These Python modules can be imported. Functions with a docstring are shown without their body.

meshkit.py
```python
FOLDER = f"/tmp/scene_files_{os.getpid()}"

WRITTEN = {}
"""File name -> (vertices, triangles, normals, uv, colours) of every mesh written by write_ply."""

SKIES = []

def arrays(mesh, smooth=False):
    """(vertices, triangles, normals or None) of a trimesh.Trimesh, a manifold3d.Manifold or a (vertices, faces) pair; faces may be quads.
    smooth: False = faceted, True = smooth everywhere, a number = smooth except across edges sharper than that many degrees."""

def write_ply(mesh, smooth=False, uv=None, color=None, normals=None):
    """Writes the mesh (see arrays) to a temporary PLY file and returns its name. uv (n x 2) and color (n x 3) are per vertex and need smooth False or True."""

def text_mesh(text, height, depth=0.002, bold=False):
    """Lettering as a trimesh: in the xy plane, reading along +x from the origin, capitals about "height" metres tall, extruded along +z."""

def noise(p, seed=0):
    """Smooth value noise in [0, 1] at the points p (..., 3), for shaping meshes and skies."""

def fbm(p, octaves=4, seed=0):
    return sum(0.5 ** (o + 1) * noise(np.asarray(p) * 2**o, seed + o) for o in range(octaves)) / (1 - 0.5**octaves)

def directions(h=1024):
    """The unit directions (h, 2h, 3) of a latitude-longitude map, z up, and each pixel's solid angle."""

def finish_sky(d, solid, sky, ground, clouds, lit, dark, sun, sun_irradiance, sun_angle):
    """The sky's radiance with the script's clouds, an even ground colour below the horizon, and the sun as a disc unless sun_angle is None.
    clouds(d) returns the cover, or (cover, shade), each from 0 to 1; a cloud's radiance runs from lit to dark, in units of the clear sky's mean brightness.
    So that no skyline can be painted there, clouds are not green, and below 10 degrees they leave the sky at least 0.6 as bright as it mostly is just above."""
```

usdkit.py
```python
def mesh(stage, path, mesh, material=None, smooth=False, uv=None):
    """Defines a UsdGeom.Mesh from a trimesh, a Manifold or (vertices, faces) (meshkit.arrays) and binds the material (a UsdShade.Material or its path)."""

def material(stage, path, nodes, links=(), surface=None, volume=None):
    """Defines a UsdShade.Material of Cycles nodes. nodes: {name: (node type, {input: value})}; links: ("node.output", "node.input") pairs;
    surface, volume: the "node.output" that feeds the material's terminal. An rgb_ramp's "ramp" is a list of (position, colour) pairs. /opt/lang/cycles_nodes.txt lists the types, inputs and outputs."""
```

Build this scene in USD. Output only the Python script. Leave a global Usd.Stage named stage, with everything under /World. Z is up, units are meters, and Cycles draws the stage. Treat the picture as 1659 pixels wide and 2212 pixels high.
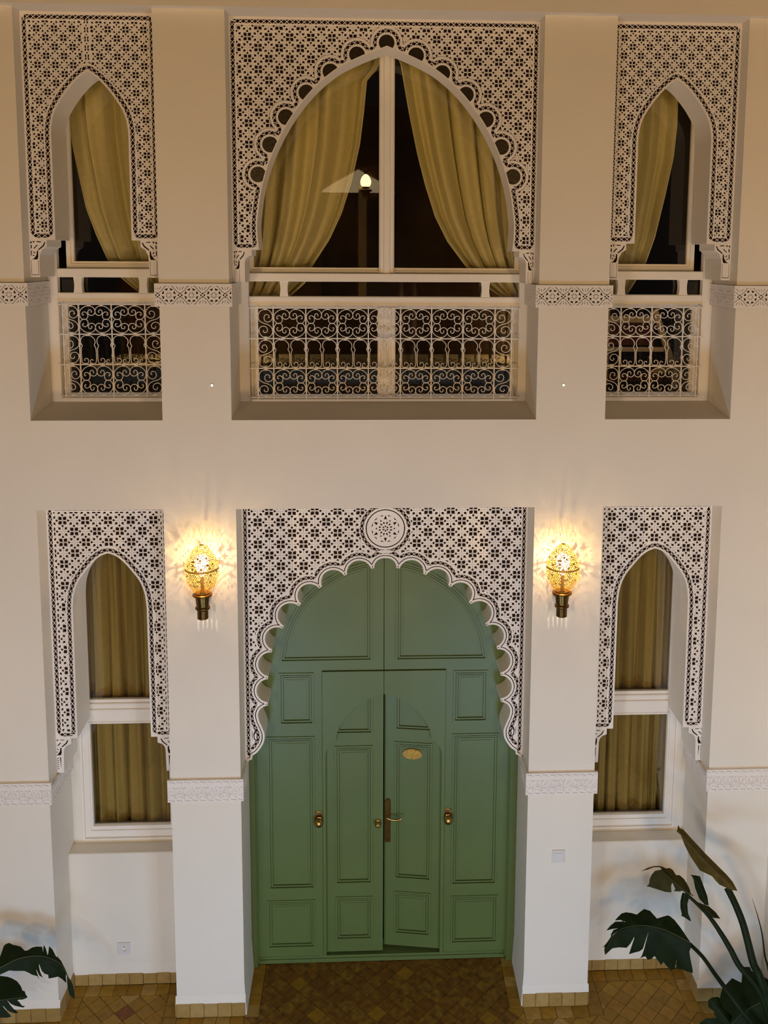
import json, math, random
import numpy as np, shapely, trimesh, usdkit
from shapely.geometry import Polygon, LineString, Point, box as sbox
from shapely import affinity
from shapely.ops import unary_union
from pxr import Gf, Sdf, Usd, UsdGeom, UsdLux, UsdShade, Vt

random.seed(7)
RNG = np.random.default_rng(7)
stage = Usd.Stage.CreateInMemory()
UsdGeom.SetStageUpAxis(stage, UsdGeom.Tokens.z)
UsdGeom.SetStageMetersPerUnit(stage, 1.0)
WORLD = UsdGeom.Xform.Define(stage, '/World')
stage.SetDefaultPrim(WORLD.GetPrim())
# X runs right along the facade, Y into the wall (facade face at Y=0), Z up.

# ------------------------------------------------------------------ camera
cam = UsdGeom.Camera.Define(stage, '/World/camera')
PITCH, YAW, ROLL = 0.121263818, 0.0446461110, 0.00558965478
EYE = (-0.131826617, -5.80128599, 5.31483524)
W_PX, H_PX, F_PX, PX, PY = 1659.0, 2212.0, 1950.0, 876.751334, 789.173886
cy_, sy_, cp_, sp_, cr_, sr_ = math.cos(YAW), math.sin(YAW), math.cos(PITCH), math.sin(PITCH), math.cos(ROLL), math.sin(ROLL)
fwd = np.array([sy_ * cp_, cy_ * cp_, -sp_]); rgt = np.array([cy_, -sy_, 0.0]); upv = np.cross(rgt, fwd)
r2, u2 = cr_ * rgt + sr_ * upv, -sr_ * rgt + cr_ * upv
cam.AddTransformOp().Set(Gf.Matrix4d(*r2, 0, *u2, 0, *(-fwd), 0, *EYE, 1))
MM = 36.0 / W_PX
cam.CreateFocalLengthAttr(F_PX * MM)
cam.CreateHorizontalApertureAttr(36.0); cam.CreateVerticalApertureAttr(H_PX * MM)
cam.CreateHorizontalApertureOffsetAttr((W_PX / 2 - PX) * MM)
cam.CreateVerticalApertureOffsetAttr((PY - H_PX / 2) * MM)
cam.CreateClippingRangeAttr(Gf.Vec2f(0.05, 100))
cam.CreateExposureAttr(0.0)

# ------------------------------------------------------------------ light
WARM, COOL = (1.0, 0.585, 0.19), (0.43, 0.67, 1.0)
def sphere_light(name, p, radius, watts, color):
    l = UsdLux.SphereLight.Define(stage, '/World/' + name)
    l.AddTranslateOp().Set(Gf.Vec3d(*p)); l.CreateRadiusAttr(radius)
    l.CreateColorAttr(Gf.Vec3f(*color)); l.CreateIntensityAttr(watts); l.CreateNormalizeAttr(True)
    return l
sphere_light('ground_lamp', (-1.3, -3.5, 0.45), 0.40, 44.0, COOL)
sphere_light('ground_lamp_001', (1.3, -3.5, 0.45), 0.40, 42.0, COOL)
sphere_light('soffit_lamp', (-2.5, -6.55, 3.36), 0.12, 44.0, COOL)
sphere_light('soffit_lamp_001', (2.45, -6.55, 3.36), 0.12, 40.0, COOL)
sphere_light('gallery_lamp', (-2.55, -6.9, 4.3), 0.35, 80.0, WARM)
sphere_light('gallery_lamp_001', (2.5, -6.9, 4.3), 0.35, 68.0, WARM)
sphere_light('gallery_lamp_002', (-0.1, -6.9, 2.0), 0.35, 86.0, WARM)
dome = UsdLux.DomeLight.Define(stage, '/World/night_sky')
dome.CreateIntensityAttr(0.02); dome.CreateColorAttr(Gf.Vec3f(0.55, 0.45, 0.40))

# ------------------------------------------------------------------ materials
LOOKS = '/World/Looks'
UsdGeom.Scope.Define(stage, LOOKS)
def lin(r, g, b):
    return tuple(((c / 255) / 12.92 if c / 255 <= 0.04045 else ((c / 255 + 0.055) / 1.055) ** 2.4) for c in (r, g, b))
def mat(name, color, rough=0.6, var=0.08, scale=6.0, bump=0.0, bscale=60.0, metal=0.0, spec=0.5, color2=None, transl=0.0, detail=3.0):
    c1 = np.array(color); c2 = np.array(color2) if color2 is not None else c1 * (1 - 2 * var)
    nodes = {'tc': ('texture_coordinate', {}), 'n': ('noise_texture', {'scale': scale, 'detail': detail}),
             'r': ('rgb_ramp', {'ramp': [(0.3, tuple(c2)), (0.7, tuple(c1))]}),
             'p': ('principled_bsdf', {'roughness': rough, 'metallic': metal, 'specular_ior_level': spec})}
    links = [('tc.object', 'n.vector'), ('n.fac', 'r.fac'), ('r.color', 'p.base_color')]
    if bump:
        nodes['n2'] = ('noise_texture', {'scale': bscale, 'detail': 4.0}); nodes['b'] = ('bump', {'strength': bump, 'distance': 0.01})
        links += [('tc.object', 'n2.vector'), ('n2.fac', 'b.height'), ('b.normal', 'p.normal')]
    surf = 'p.BSDF'
    if transl:
        nodes['t'] = ('translucent_bsdf', {}); nodes['m'] = ('mix_closure', {'fac': transl})
        links += [('r.color', 't.color'), ('p.BSDF', 'm.closure1'), ('t.BSDF', 'm.closure2')]; surf = 'm.closure'
    return usdkit.material(stage, f'{LOOKS}/{name}', nodes, links, surface=surf)
def emit(name, color, strength):
    return usdkit.material(stage, f'{LOOKS}/{name}', {'e': ('emission', {'color': color, 'strength': strength})}, [], surface='e.emission')

M = {}
M['plaster'] = mat('plaster', (0.82, 0.775, 0.675), 0.75, 0.02, 1.7, 0.05, 25, spec=0.25)
M['carved'] = mat('carved_plaster', (0.85, 0.81, 0.755), 0.7, 0.02, 9, spec=0.25)
M['soffit'] = mat('soffit_plaster', (0.82, 0.77, 0.68), 0.75, 0.02, 2.0, spec=0.25)
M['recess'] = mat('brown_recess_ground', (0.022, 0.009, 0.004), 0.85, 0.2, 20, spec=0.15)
M['disc'] = mat('bronze_disc_glaze', (0.026, 0.014, 0.003), 0.3, 0.3, 60, bump=0.2, bscale=120, spec=0.6)
M['wood_white'] = mat('white_painted_wood', (0.88, 0.84, 0.76), 0.4, 0.02, 4)
M['iron'] = mat('cream_painted_iron', (0.84, 0.80, 0.73), 0.45, 0.03, 12)
M['green'] = mat('green_painted_wood', (0.110, 0.162, 0.044), 0.42, 0.05, 3.0, 0.02, 90)
M['brass'] = mat('aged_brass', (0.60, 0.40, 0.12), 0.28, 0.15, 30, metal=1.0)
M['brass_shade'] = mat('perforated_brass', (0.72, 0.40, 0.06), 0.5, 0.1, 40, metal=0.3)
M['plaque'] = mat('golden_plaque', (0.62, 0.34, 0.06), 0.35, 0.2, 60, metal=0.7)
M['brass_dark'] = mat('dark_bronze', (0.20, 0.11, 0.03), 0.33, 0.2, 30, metal=1.0)
M['curtain_up'] = mat('olive_curtain_cloth', (0.84, 0.80, 0.48), 0.85, 0.04, 30, 0.1, 300, transl=0.15)
M['curtain_low'] = mat('ochre_curtain_cloth', (0.38, 0.27, 0.06), 0.85, 0.05, 30, 0.1, 300, transl=0.1)
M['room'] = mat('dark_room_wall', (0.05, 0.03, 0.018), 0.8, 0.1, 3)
M['dark_wood'] = mat('dark_brown_wood', (0.07, 0.035, 0.012), 0.45, 0.25, 8)
M['cream_wood'] = mat('cream_wood', (0.55, 0.44, 0.25), 0.5, 0.05, 8)
M['red_cloth'] = mat('dark_red_cloth', (0.10, 0.02, 0.01), 0.9, 0.1, 30)
M['plastic'] = mat('white_plastic', (0.72, 0.70, 0.68), 0.35, 0.01, 5)
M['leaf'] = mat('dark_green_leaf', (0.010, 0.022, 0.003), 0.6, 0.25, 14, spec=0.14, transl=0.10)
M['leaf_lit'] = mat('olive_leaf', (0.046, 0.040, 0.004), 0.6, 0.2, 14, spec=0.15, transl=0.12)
M['leaf_dry'] = mat('dry_brown_leaf', (0.11, 0.074, 0.008), 0.6, 0.25, 18, spec=0.2, transl=0.1)
M['rib'] = mat('leaf_rib', (0.035, 0.050, 0.006), 0.5, 0.1, 20)
M['stem'] = mat('leaf_stalk', (0.009, 0.019, 0.004), 0.55, 0.2, 20, spec=0.15)
M['pot'] = mat('black_pot', (0.015, 0.014, 0.012), 0.5, 0.1, 10)
M['soil'] = mat('potting_soil', (0.03, 0.02, 0.012), 0.95, 0.3, 60)
M['grout'] = mat('floor_grout', (0.085, 0.048, 0.018), 0.9, 0.2, 40)
M['black'] = mat('black_slot', (0.01, 0.01, 0.01), 0.6, 0.0, 5)
TILE = []
for i, c in enumerate([(0.34, 0.185, 0.012), (0.29, 0.155, 0.010), (0.38, 0.215, 0.018), (0.31, 0.165, 0.010), (0.42, 0.26, 0.06), (0.36, 0.185, 0.012)]):
    TILE.append(mat(f'terracotta_tile_{"abcdef"[i]}', c, 0.55, 0.14, 22, 0.12, 70, spec=0.4))
RED_TILE = mat('red_brown_tile', (0.22, 0.065, 0.010), 0.55, 0.15, 22, 0.12, 70, spec=0.4)
WORN = []
for i, c in enumerate([(0.24, 0.110, 0.010), (0.20, 0.085, 0.008), (0.27, 0.145, 0.014)]):
    WORN.append(mat(f'worn_terracotta_{"abc"[i]}', c, 0.45, 0.3, 22, 0.2, 60, color2=(0.10, 0.042, 0.005), spec=0.45))
BASET = []
for i, c in enumerate([(0.40, 0.255, 0.075), (0.35, 0.22, 0.06), (0.43, 0.285, 0.095)]):
    BASET.append(mat(f'skirting_tile_{"abc"[i]}', c, 0.6, 0.1, 25, 0.12, 70, spec=0.4))
usdkit.material(stage, LOOKS + '/window_glass', {'t': ('transparent_bsdf', {'color': (0.97, 0.97, 0.96)}), 'g': ('glossy_bsdf', {'color': (1, 1, 1), 'roughness': 0.0}),
    'f': ('fresnel', {'IOR': 1.5}), 'm': ('mix_closure', {})}, [('f.fac', 'm.fac'), ('t.BSDF', 'm.closure1'), ('g.BSDF', 'm.closure2')], surface='m.closure')
M['glass'] = UsdShade.Material.Get(stage, LOOKS + '/window_glass')
M['bulb'] = emit('lit_bulb', (1.0, 0.66, 0.28), 3600.0)
M['bulb_low'] = emit('lit_cup_lamp', (1.0, 0.80, 0.55), 7000.0)
M['bulb_far'] = emit('lit_far_bulb', (1.0, 0.72, 0.34), 24.0)
M['lit_window'] = emit('lit_far_window', (1.0, 0.72, 0.38), 2.2)
usdkit.material(stage, LOOKS + '/glowing_bulb_glass', {'t': ('transparent_bsdf', {}), 'e': ('emission', {'color': (1.0, 0.80, 0.45), 'strength': 22.0}), 'm': ('mix_closure', {'fac': 0.3})},
    [('t.BSDF', 'm.closure1'), ('e.emission', 'm.closure2')], surface='m.closure')
M['bulb_glass'] = UsdShade.Material.Get(stage, LOOKS + '/glowing_bulb_glass')
M['led'] = emit('tiny_led', (1.0, 0.90, 0.72), 1.3)

# ------------------------------------------------------------------ mesh helpers
class MB:
    """Collects triangles of one mesh."""
    def __init__(s): s.v, s.f, s.n = [], [], 0
    def add(s, v, f):
        v = np.asarray(v, float); f = np.asarray(f, int)
        if f.ndim == 2 and f.shape[1] == 4: f = np.vstack([f[:, [0, 1, 2]], f[:, [0, 2, 3]]])
        s.v.append(v); s.f.append(f + s.n); s.n += len(v); return s
    def tm(s, m): return s.add(m.vertices, m.faces)
    def box(s, x0, x1, y0, y1, z0, z1):
        return s.add([(x, y, z) for x in (x0, x1) for y in (y0, y1) for z in (z0, z1)],
                     [(0, 1, 3), (0, 3, 2), (4, 6, 7), (4, 7, 5), (0, 4, 5), (0, 5, 1), (2, 3, 7), (2, 7, 6), (0, 2, 6), (0, 6, 4), (1, 5, 7), (1, 7, 3)])
    def cbox(s, x0, x1, y0, y1, z0, z1, c=0.004):
        """Box whose front (min y) edges are chamfered by c."""
        a = [(x0, y1, z0), (x1, y1, z0), (x1, y1, z1), (x0, y1, z1), (x0, y0 + c, z0), (x1, y0 + c, z0), (x1, y0 + c, z1), (x0, y0 + c, z1),
             (x0 + c, y0, z0 + c), (x1 - c, y0, z0 + c), (x1 - c, y0, z1 - c), (x0 + c, y0, z1 - c)]
        q = [(3, 2, 1, 0)]
        for k in range(4): j = (k + 1) % 4; q += [(k, j, 4 + j, 4 + k), (4 + k, 4 + j, 8 + j, 8 + k)]
        q.append((8, 9, 10, 11)); return s.add(a, q)
    @property
    def arr(s): return np.vstack(s.v), np.vstack(s.f)

def polys(g):
    if g.is_empty: return []
    if g.geom_type == 'Polygon': return [g]
    return [p for q in getattr(g, 'geoms', []) for p in polys(q)]

XZ = (np.zeros(3), np.array([1, 0, 0.0]), np.array([0, 0, 1.0]), np.array([0, 1, 0.0]))     # origin, u, v, inward
def ext(mb, poly, y0, y1, fr=XZ, strip=None, back=False):
    """Extrudes a polygon of the facade plane (u, v) from depth y0 (front face) to y1."""
    O, U, V, N = fr
    flip = np.dot(np.cross(U, V), N) > 0
    to = lambda p, y: O + np.outer(p[:, 0], U) + np.outer(p[:, 1], V) + y * N
    for g in polys(poly):
        g = shapely.geometry.polygon.orient(g)
        if g.area < 1e-9: continue
        pieces = [g]
        if strip:
            b = g.bounds; zs = np.arange(b[1], b[3], strip)
            if len(zs) > 1: pieces = [q for z in zs for q in polys(g.intersection(sbox(b[0] - 1, z, b[2] + 1, z + strip)))]
        for q in pieces:
            if q.area < 1e-10: continue
            try: v2, f2 = trimesh.creation.triangulate_polygon(q, engine='earcut')
            except Exception: continue
            if len(f2) == 0: continue
            t = v2[f2]; ar = (t[:, 1, 0] - t[:, 0, 0]) * (t[:, 2, 1] - t[:, 0, 1]) - (t[:, 2, 0] - t[:, 0, 0]) * (t[:, 1, 1] - t[:, 0, 1])
            f2 = np.where((ar < 0)[:, None], f2[:, ::-1], f2)
            mb.add(to(v2, y0), f2[:, ::-1] if flip else f2)
            if back: mb.add(to(v2, y1), f2 if flip else f2[:, ::-1])
        for ring in [g.exterior, *g.interiors]:
            p = np.array(ring.coords)[:-1]; n = len(p); i = np.arange(n); j = (i + 1) % n
            v = np.vstack([to(p, y0), to(p, y1)])
            q = np.stack([i, i + n, j + n, j], 1)
            mb.add(v, q[:, ::-1] if flip else q)
    return mb

def tube(mb, pts, r, k=6, cap=True):
    P = np.asarray(pts, float); n = len(P); R = np.full(n, r) if np.ndim(r) == 0 else np.asarray(r)
    T = np.gradient(P, axis=0); T /= np.linalg.norm(T, axis=1, keepdims=True) + 1e-12
    a = np.array([0, 1, 0.0]) if abs(T[0][1]) < 0.9 else np.array([1, 0, 0.0])
    V = []
    for i in range(n):
        a = a - T[i] * (a @ T[i]); a /= np.linalg.norm(a); b = np.cross(T[i], a)
        V += [P[i] + R[i] * (math.cos(t) * a + math.sin(t) * b) for t in np.arange(k) * 2 * math.pi / k]
    F = [(i * k + j, i * k + (j + 1) % k, (i + 1) * k + (j + 1) % k, (i + 1) * k + j) for i in range(n - 1) for j in range(k)]
    mb.add(V, F)
    if cap:
        for base, rev in ((0, True), ((n - 1) * k, False)):
            f = [(base, base + j, base + j + 1) for j in range(1, k - 1)]
            mb.add(np.array(V), [t[::-1] if rev else t for t in f])
    return mb

def lathe(mb, prof, k=24, o=(0, 0, 0), axis='z'):
    prof = np.asarray(prof, float); n = len(prof); V = []
    for r, h in prof:
        for t in np.arange(k) * 2 * math.pi / k:
            c, s = r * math.cos(t), r * math.sin(t)
            V.append((c, s, h) if axis == 'z' else (c, -h, s) if axis == '-y' else (c, h, s))
    F = [(i * k + j, i * k + (j + 1) % k, (i + 1) * k + (j + 1) % k, (i + 1) * k + j) for i in range(n - 1) for j in range(k)]
    F = np.array(F)
    if axis == 'y': F = F[:, ::-1]
    return mb.add(np.array(V) + np.array(o), F)

def smoothline(pts, n=40):
    """Catmull-Rom through points, resampled evenly."""
    P = np.asarray(pts, float); Q = np.vstack([2 * P[0] - P[1], P, 2 * P[-1] - P[-2]]); out = []
    for i in range(1, len(Q) - 2):
        for t in np.linspace(0, 1, 8, endpoint=False):
            a, b, c, d = Q[i - 1], Q[i], Q[i + 1], Q[i + 2]
            out.append(0.5 * (2 * b + (c - a) * t + (2 * a - 5 * b + 4 * c - d) * t * t + (3 * b - a - 3 * c + d) * t ** 3))
    out.append(P[-1]); out = np.array(out); s = np.r_[0, np.cumsum(np.linalg.norm(np.diff(out, axis=0), axis=1))]
    u = np.linspace(0, s[-1], n); return np.stack([np.interp(u, s, out[:, k]) for k in range(out.shape[1])], 1)

# ------------------------------------------------------------------ things and parts
_used = {}
def numbered(parent, name):
    k = _used.get((parent, name), 0); _used[(parent, name)] = k + 1
    return f'{parent}/{name}' + (f'_{k:03d}' if k else '')
def setdata(prim, **kw):
    for k, v in kw.items():
        if v: prim.SetCustomDataByKey(k, v)
class Thing:
    def __init__(s, name, label, cat=None, loc=(0, 0, 0), group=None, kind=None):
        s.path = numbered('/World', name); s.loc = np.array(loc, float)
        x = UsdGeom.Xform.Define(stage, s.path); x.AddTranslateOp().Set(Gf.Vec3d(*map(float, loc)))
        s.prim = x.GetPrim(); setdata(s.prim, label=label, category=cat, group=group, kind=kind)
    def part(s, name, mb, m, smooth=False, under=None, label=None, kind=None):
        path = numbered(under or s.path, name)
        v, f = mb.arr if isinstance(mb, MB) else (np.asarray(mb.vertices), np.asarray(mb.faces))
        g = usdkit.mesh(stage, path, (v - s.loc, f), M[m] if isinstance(m, str) else m, smooth=smooth)
        g.CreateDoubleSidedAttr(True)
        setdata(g.GetPrim(), label=label, kind=kind); return path
def copy(src, loc, label, cat, group=None):
    """Another instance of a thing with all its parts."""
    name = src.path.rsplit('/', 1)[1].rsplit('_0', 1)[0]
    path = numbered('/World', name); x = UsdGeom.Xform.Define(stage, path); p = x.GetPrim()
    p.GetReferences().AddInternalReference(src.path)
    x.GetPrim().GetAttribute('xformOp:translate').Set(Gf.Vec3d(*loc))
    setdata(p, label=label, category=cat, group=group); p.SetInstanceable(True); return p

# ================================================================== the setting
ZT = 6.806                                   # underside of the roof overhang
UP = {'left': (-2.279, -1.442), 'centre': (-1.0, 0.985), 'right': (1.443, 2.283)}
LO = {'left': (-2.266, -1.453), 'centre': (-0.982, 0.990), 'right': (1.450, 2.256)}
ZS, ZL = 4.249, 3.657                        # bottom of the upper openings, top of the lower ones
XL, XR = -4.0, 2.71

w = Thing('wall_back', 'white plaster courtyard facade with two storeys of recessed bays', kind='structure')
face = sbox(XL, 0, XR, ZT)
for a, b in UP.values(): face = face.difference(sbox(a, ZS, b, ZT + 1))
for a, b in LO.values(): face = face.difference(sbox(a, -1, b, ZL))
w.part('plaster_face', ext(MB(), face, 0, 0.46, back=True), 'plaster')
for k, (a, b) in UP.items():
    mb = MB(); mb.add([(x, y, z) for x in (a, b) for y, z in ((0, ZS), (0.43, 4.312), (0.43, ZS))], [(0, 3, 4), (0, 4, 1), (0, 1, 2), (3, 5, 4), (0, 2, 5), (0, 5, 3), (1, 4, 5), (1, 5, 2)])
    w.part('sloping_sill', mb, 'plaster')
for k in ('left', 'right'):
    a, b = LO[k]; mb = MB().cbox(a - .01, b + .01, 0.31, 0.50, -.02, 1.030, 0.006)
    w.part('sill_wall', mb, 'plaster')

def lip(x0, x1, y, z0=.104, z1=.17, out=.012):
    return MB().add([(x, yy, z) for x in (x0, x1) for yy, z in ((y, z1), (y - out, z0), (y, z0))], [(0, 1, 4), (0, 4, 3), (1, 2, 5), (1, 5, 4), (2, 0, 3), (2, 3, 5), (0, 2, 1), (3, 4, 5)])
for x0, x1, y in ((XL, LO['left'][0] + .01, 0), (LO['left'][1] - .008, LO['centre'][0] + .008, 0), (LO['centre'][1] - .008, LO['right'][0] + .008, 0), (LO['right'][1] - .01, XR, 0), (LO['left'][0] + .01, LO['left'][1] - .01, .31), (LO['right'][0] + .01, LO['right'][1] - .01, .31)):
    w.part('plaster_lip', lip(x0, x1, y, .104 if y == 0 else .086, .16), 'plaster')
for x, s in ((LO['centre'][0], 1), (LO['centre'][1], -1)):
    w.part('plaster_lip', MB().add([(x + s * u, yy, z) for yy in (0, .412) for u, z in ((0, .26), (.014, 0), (0, 0))], [(0, 1, 4), (0, 4, 3), (1, 2, 5), (1, 5, 4), (2, 0, 3), (2, 3, 5), (0, 2, 1), (3, 4, 5)]), 'plaster')
c = Thing('ceiling', 'plaster roof overhang above the facade', kind='structure')
c.part('overhang', MB().box(XL - .2, XR + .2, -0.065, 3.6, ZT, 7.6), 'soffit')

for nm, x0, x1 in (('left', XL - .2, XL), ('right', XR, XR + .2)):
    t = Thing(f'wall_{nm}', f'plaster side wall of the courtyard on the {nm}', kind='structure')
    t.part('plaster_face', MB().box(x0, x1, -1.4, 0.0, -.02, 7.6), 'plaster')

# ------------------------------------------------------------------ floor
FL = (np.zeros(3), np.array([1, 0, 0.0]), np.array([0, 1, 0.0]), np.array([0, 0, -1.0]))
fl = Thing('floor', 'worn terracotta tile floor laid diagonally with straight border rows', kind='structure')
fl.part('grout_bed', MB().box(XL, XR, -7.7, 0.47, -.08, -.004), 'grout')
region = unary_union([sbox(XL, -2.2, XR, 0), sbox(LO['left'][0], -.1, LO['left'][1], .296), sbox(LO['centre'][0], -.1, LO['centre'][1], .453), sbox(LO['right'][0], -.1, LO['right'][1], .296)])
rows = []
def row(x0, x1, y0, y1):
    horiz = (x1 - x0) > (y1 - y0); L = (x1 - x0) if horiz else (y1 - y0); n = max(1, round(L / 0.103)); e = np.linspace(0, L, n + 1); e[1:-1] += RNG.uniform(-.006, .006, n - 1)
    for k in range(n): rows.append(sbox(x0 + e[k], y0, x0 + e[k + 1], y1) if horiz else sbox(x0, y0 + e[k], x1, y0 + e[k + 1]))
for k in ('left', 'right'):
    a, b = LO[k]; row(a, b, .196, .296); row(a, a + .1, -.1, .196); row(b - .1, b, -.1, .196)
a, b = LO['centre']; row(a, a + .1, -.02, .453); row(b - .1, b, -.02, .453)
row(LO['left'][1], a + .0, -.115, -.013); row(b, LO['right'][0], -.115, -.013); row(XL, LO['left'][0], -.115, -.013); row(LO['right'][1], XR, -.115, -.013)
field = region.difference(unary_union(rows).buffer(1e-4))
tiles = [(p, False) for p in rows]
S = 0.1005; c45 = math.sqrt(.5); p0, q0 = (-1.828 + .045) * c45, (-1.828 - .045) * c45
prep = shapely.prepared.prep(field)
for i in range(-60, 75):
    for j in range(-60, 75):
        p, q = p0 + i * S, q0 + j * S; cx, cy = (p + q) * c45, (p - q) * c45
        if not (XL < cx < XR and -2.2 < cy < .5): continue
        h = S * c45; sq = Polygon([(cx - h, cy), (cx, cy - h), (cx + h, cy), (cx, cy + h)])
        g = sq if prep.contains(sq) else field.intersection(sq) if prep.intersects(sq) else None
        if g is None: continue
        tiles += [(x, True) for x in polys(g) if x.area > 5e-4]
outer = [MB() for _ in TILE]
for g, diag in tiles:
    cx, cy = g.centroid.x, g.centroid.y; k = int(RNG.integers(0, len(TILE))); dz = RNG.uniform(-.0012, .0012)
    q = g.buffer(-.0017, join_style=2)
    if q.is_empty: continue
    m = TILE[k]
    if -0.92 < cx < 0.93 and cy > -.45 and diag: m = WORN[int(RNG.integers(0, 3))] if RNG.random() < .94 else TILE[1]
    elif abs(cx + 1.828) < .03 and abs(cy - .045) < .03: m = RED_TILE
    mb = outer[k] if (cy < -.32 or cx < -2.72) else MB()
    ext(mb, q, -dz, .012, fr=FL)
    if mb is not outer[k]: fl.part('tile', mb, m)
for k, mb in enumerate(outer): fl.part('outer_tiles', mb, TILE[k], kind='stuff')

bb = Thing('baseboard_back', 'row of pale terracotta skirting tiles along the foot of the facade', kind='structure')
def skirt(x0, x1, y, h, first=None, along='x', x=0):
    L = x1 - x0; n = max(1, round(L / .104)); e = list(np.linspace(0, L, n + 1))
    for k in range(n):
        s0, s1 = e[k] + .0012, e[k + 1] - .0012; hh = h + RNG.uniform(-.004, .004); d = RNG.uniform(-.0015, .0015); mb = MB()
        if along == 'x': mb.cbox(x0 + s0, x0 + s1, y - .014 + d, y + .01, 0, hh, .003)
        else: mb.box(min(x, x + y), max(x, x + y), x0 + s0, x0 + s1, 0, hh)
        bb.part('tile', mb, BASET[int(RNG.integers(0, 3))])
skirt(XL, LO['left'][0] + .014, 0, .105); skirt(LO['left'][1] - .004, LO['centre'][0] + .006, 0, .105); skirt(LO['centre'][1] - .006, LO['right'][0] + .004, 0, .105); skirt(LO['right'][1] - .014, XR, 0, .105)
for k in ('left', 'right'):
    a, b = LO[k]; skirt(a + .012, b - .012, .31, .088)
    skirt(.0, .296, .013, .100, along='y', x=a); skirt(.0, .296, -.013, .100, along='y', x=b)

# ------------------------------------------------------------------ the opposite side of the courtyard, seen only as a reflection
wf = Thing('wall_front', 'dark panelled wall across the courtyard, mirrored in the upper panes', kind='structure')
YF = -7.60
arch = Polygon([(-.83, 6.30), (-.80, 6.34), (-.60, 6.46), (-.42, 6.56), (-.25, 6.655), (-.08, 6.56), (.10, 6.46), (.30, 6.34), (.33, 6.30)])
wallp = sbox(XL, 3.0, XR, 7.6).difference(arch).difference(sbox(-.83, 4.6, .33, 6.302))
ext(m0 := MB(), wallp, 0, .3, fr=(np.array([0, YF, 0.0]), np.array([1, 0, 0.0]), np.array([0, 0, 1.0]), np.array([0, -1.0, 0])))
wf.part('upper_face', m0, 'dark_wood')
wf.part('lower_face', MB().box(XL, XR, YF - .3, YF, -.02, 3.0), 'dark_wood')
for i, (x0, x1) in enumerate(((-.83, -.25), (-.12, .33))):
    mb = MB().box(x0, x1, YF - .14, YF - .10, 4.6, 6.29)
    for z0, z1 in ((4.75, 5.35), (5.5, 6.15)): mb.box(x0 + .09, x1 - .09, YF - .10, YF - .085, z0, z1)
    wf.part('shutter', mb, 'dark_wood')
wf.part('post', MB().box(-.25, -.12, YF - .14, YF + .02, 4.6, 6.40), 'cream_wood')
gf = Thing('gallery_floor', 'floor slab of the gallery across the courtyard', kind='structure')
gf.part('slab', MB().box(XL, XR, YF, -5.95, 3.50, 3.74), 'plaster')
lw = Thing('lit_curtain', 'pale lit curtain in the arched window across the courtyard', 'curtain', (-.25, YF - .12, 6.3))
mb = MB(); xs = np.linspace(-.85, .35, 60); V = []
for x in xs:
    for z in (6.28, 6.70): V.append((x, YF - .17 + .02 * math.sin(x * 60), z))
mb.add(V, [(2 * i, 2 * i + 2, 2 * i + 3, 2 * i + 1) for i in range(59)]); lw.part('cloth', mb, 'lit_window', smooth=True)

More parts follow.
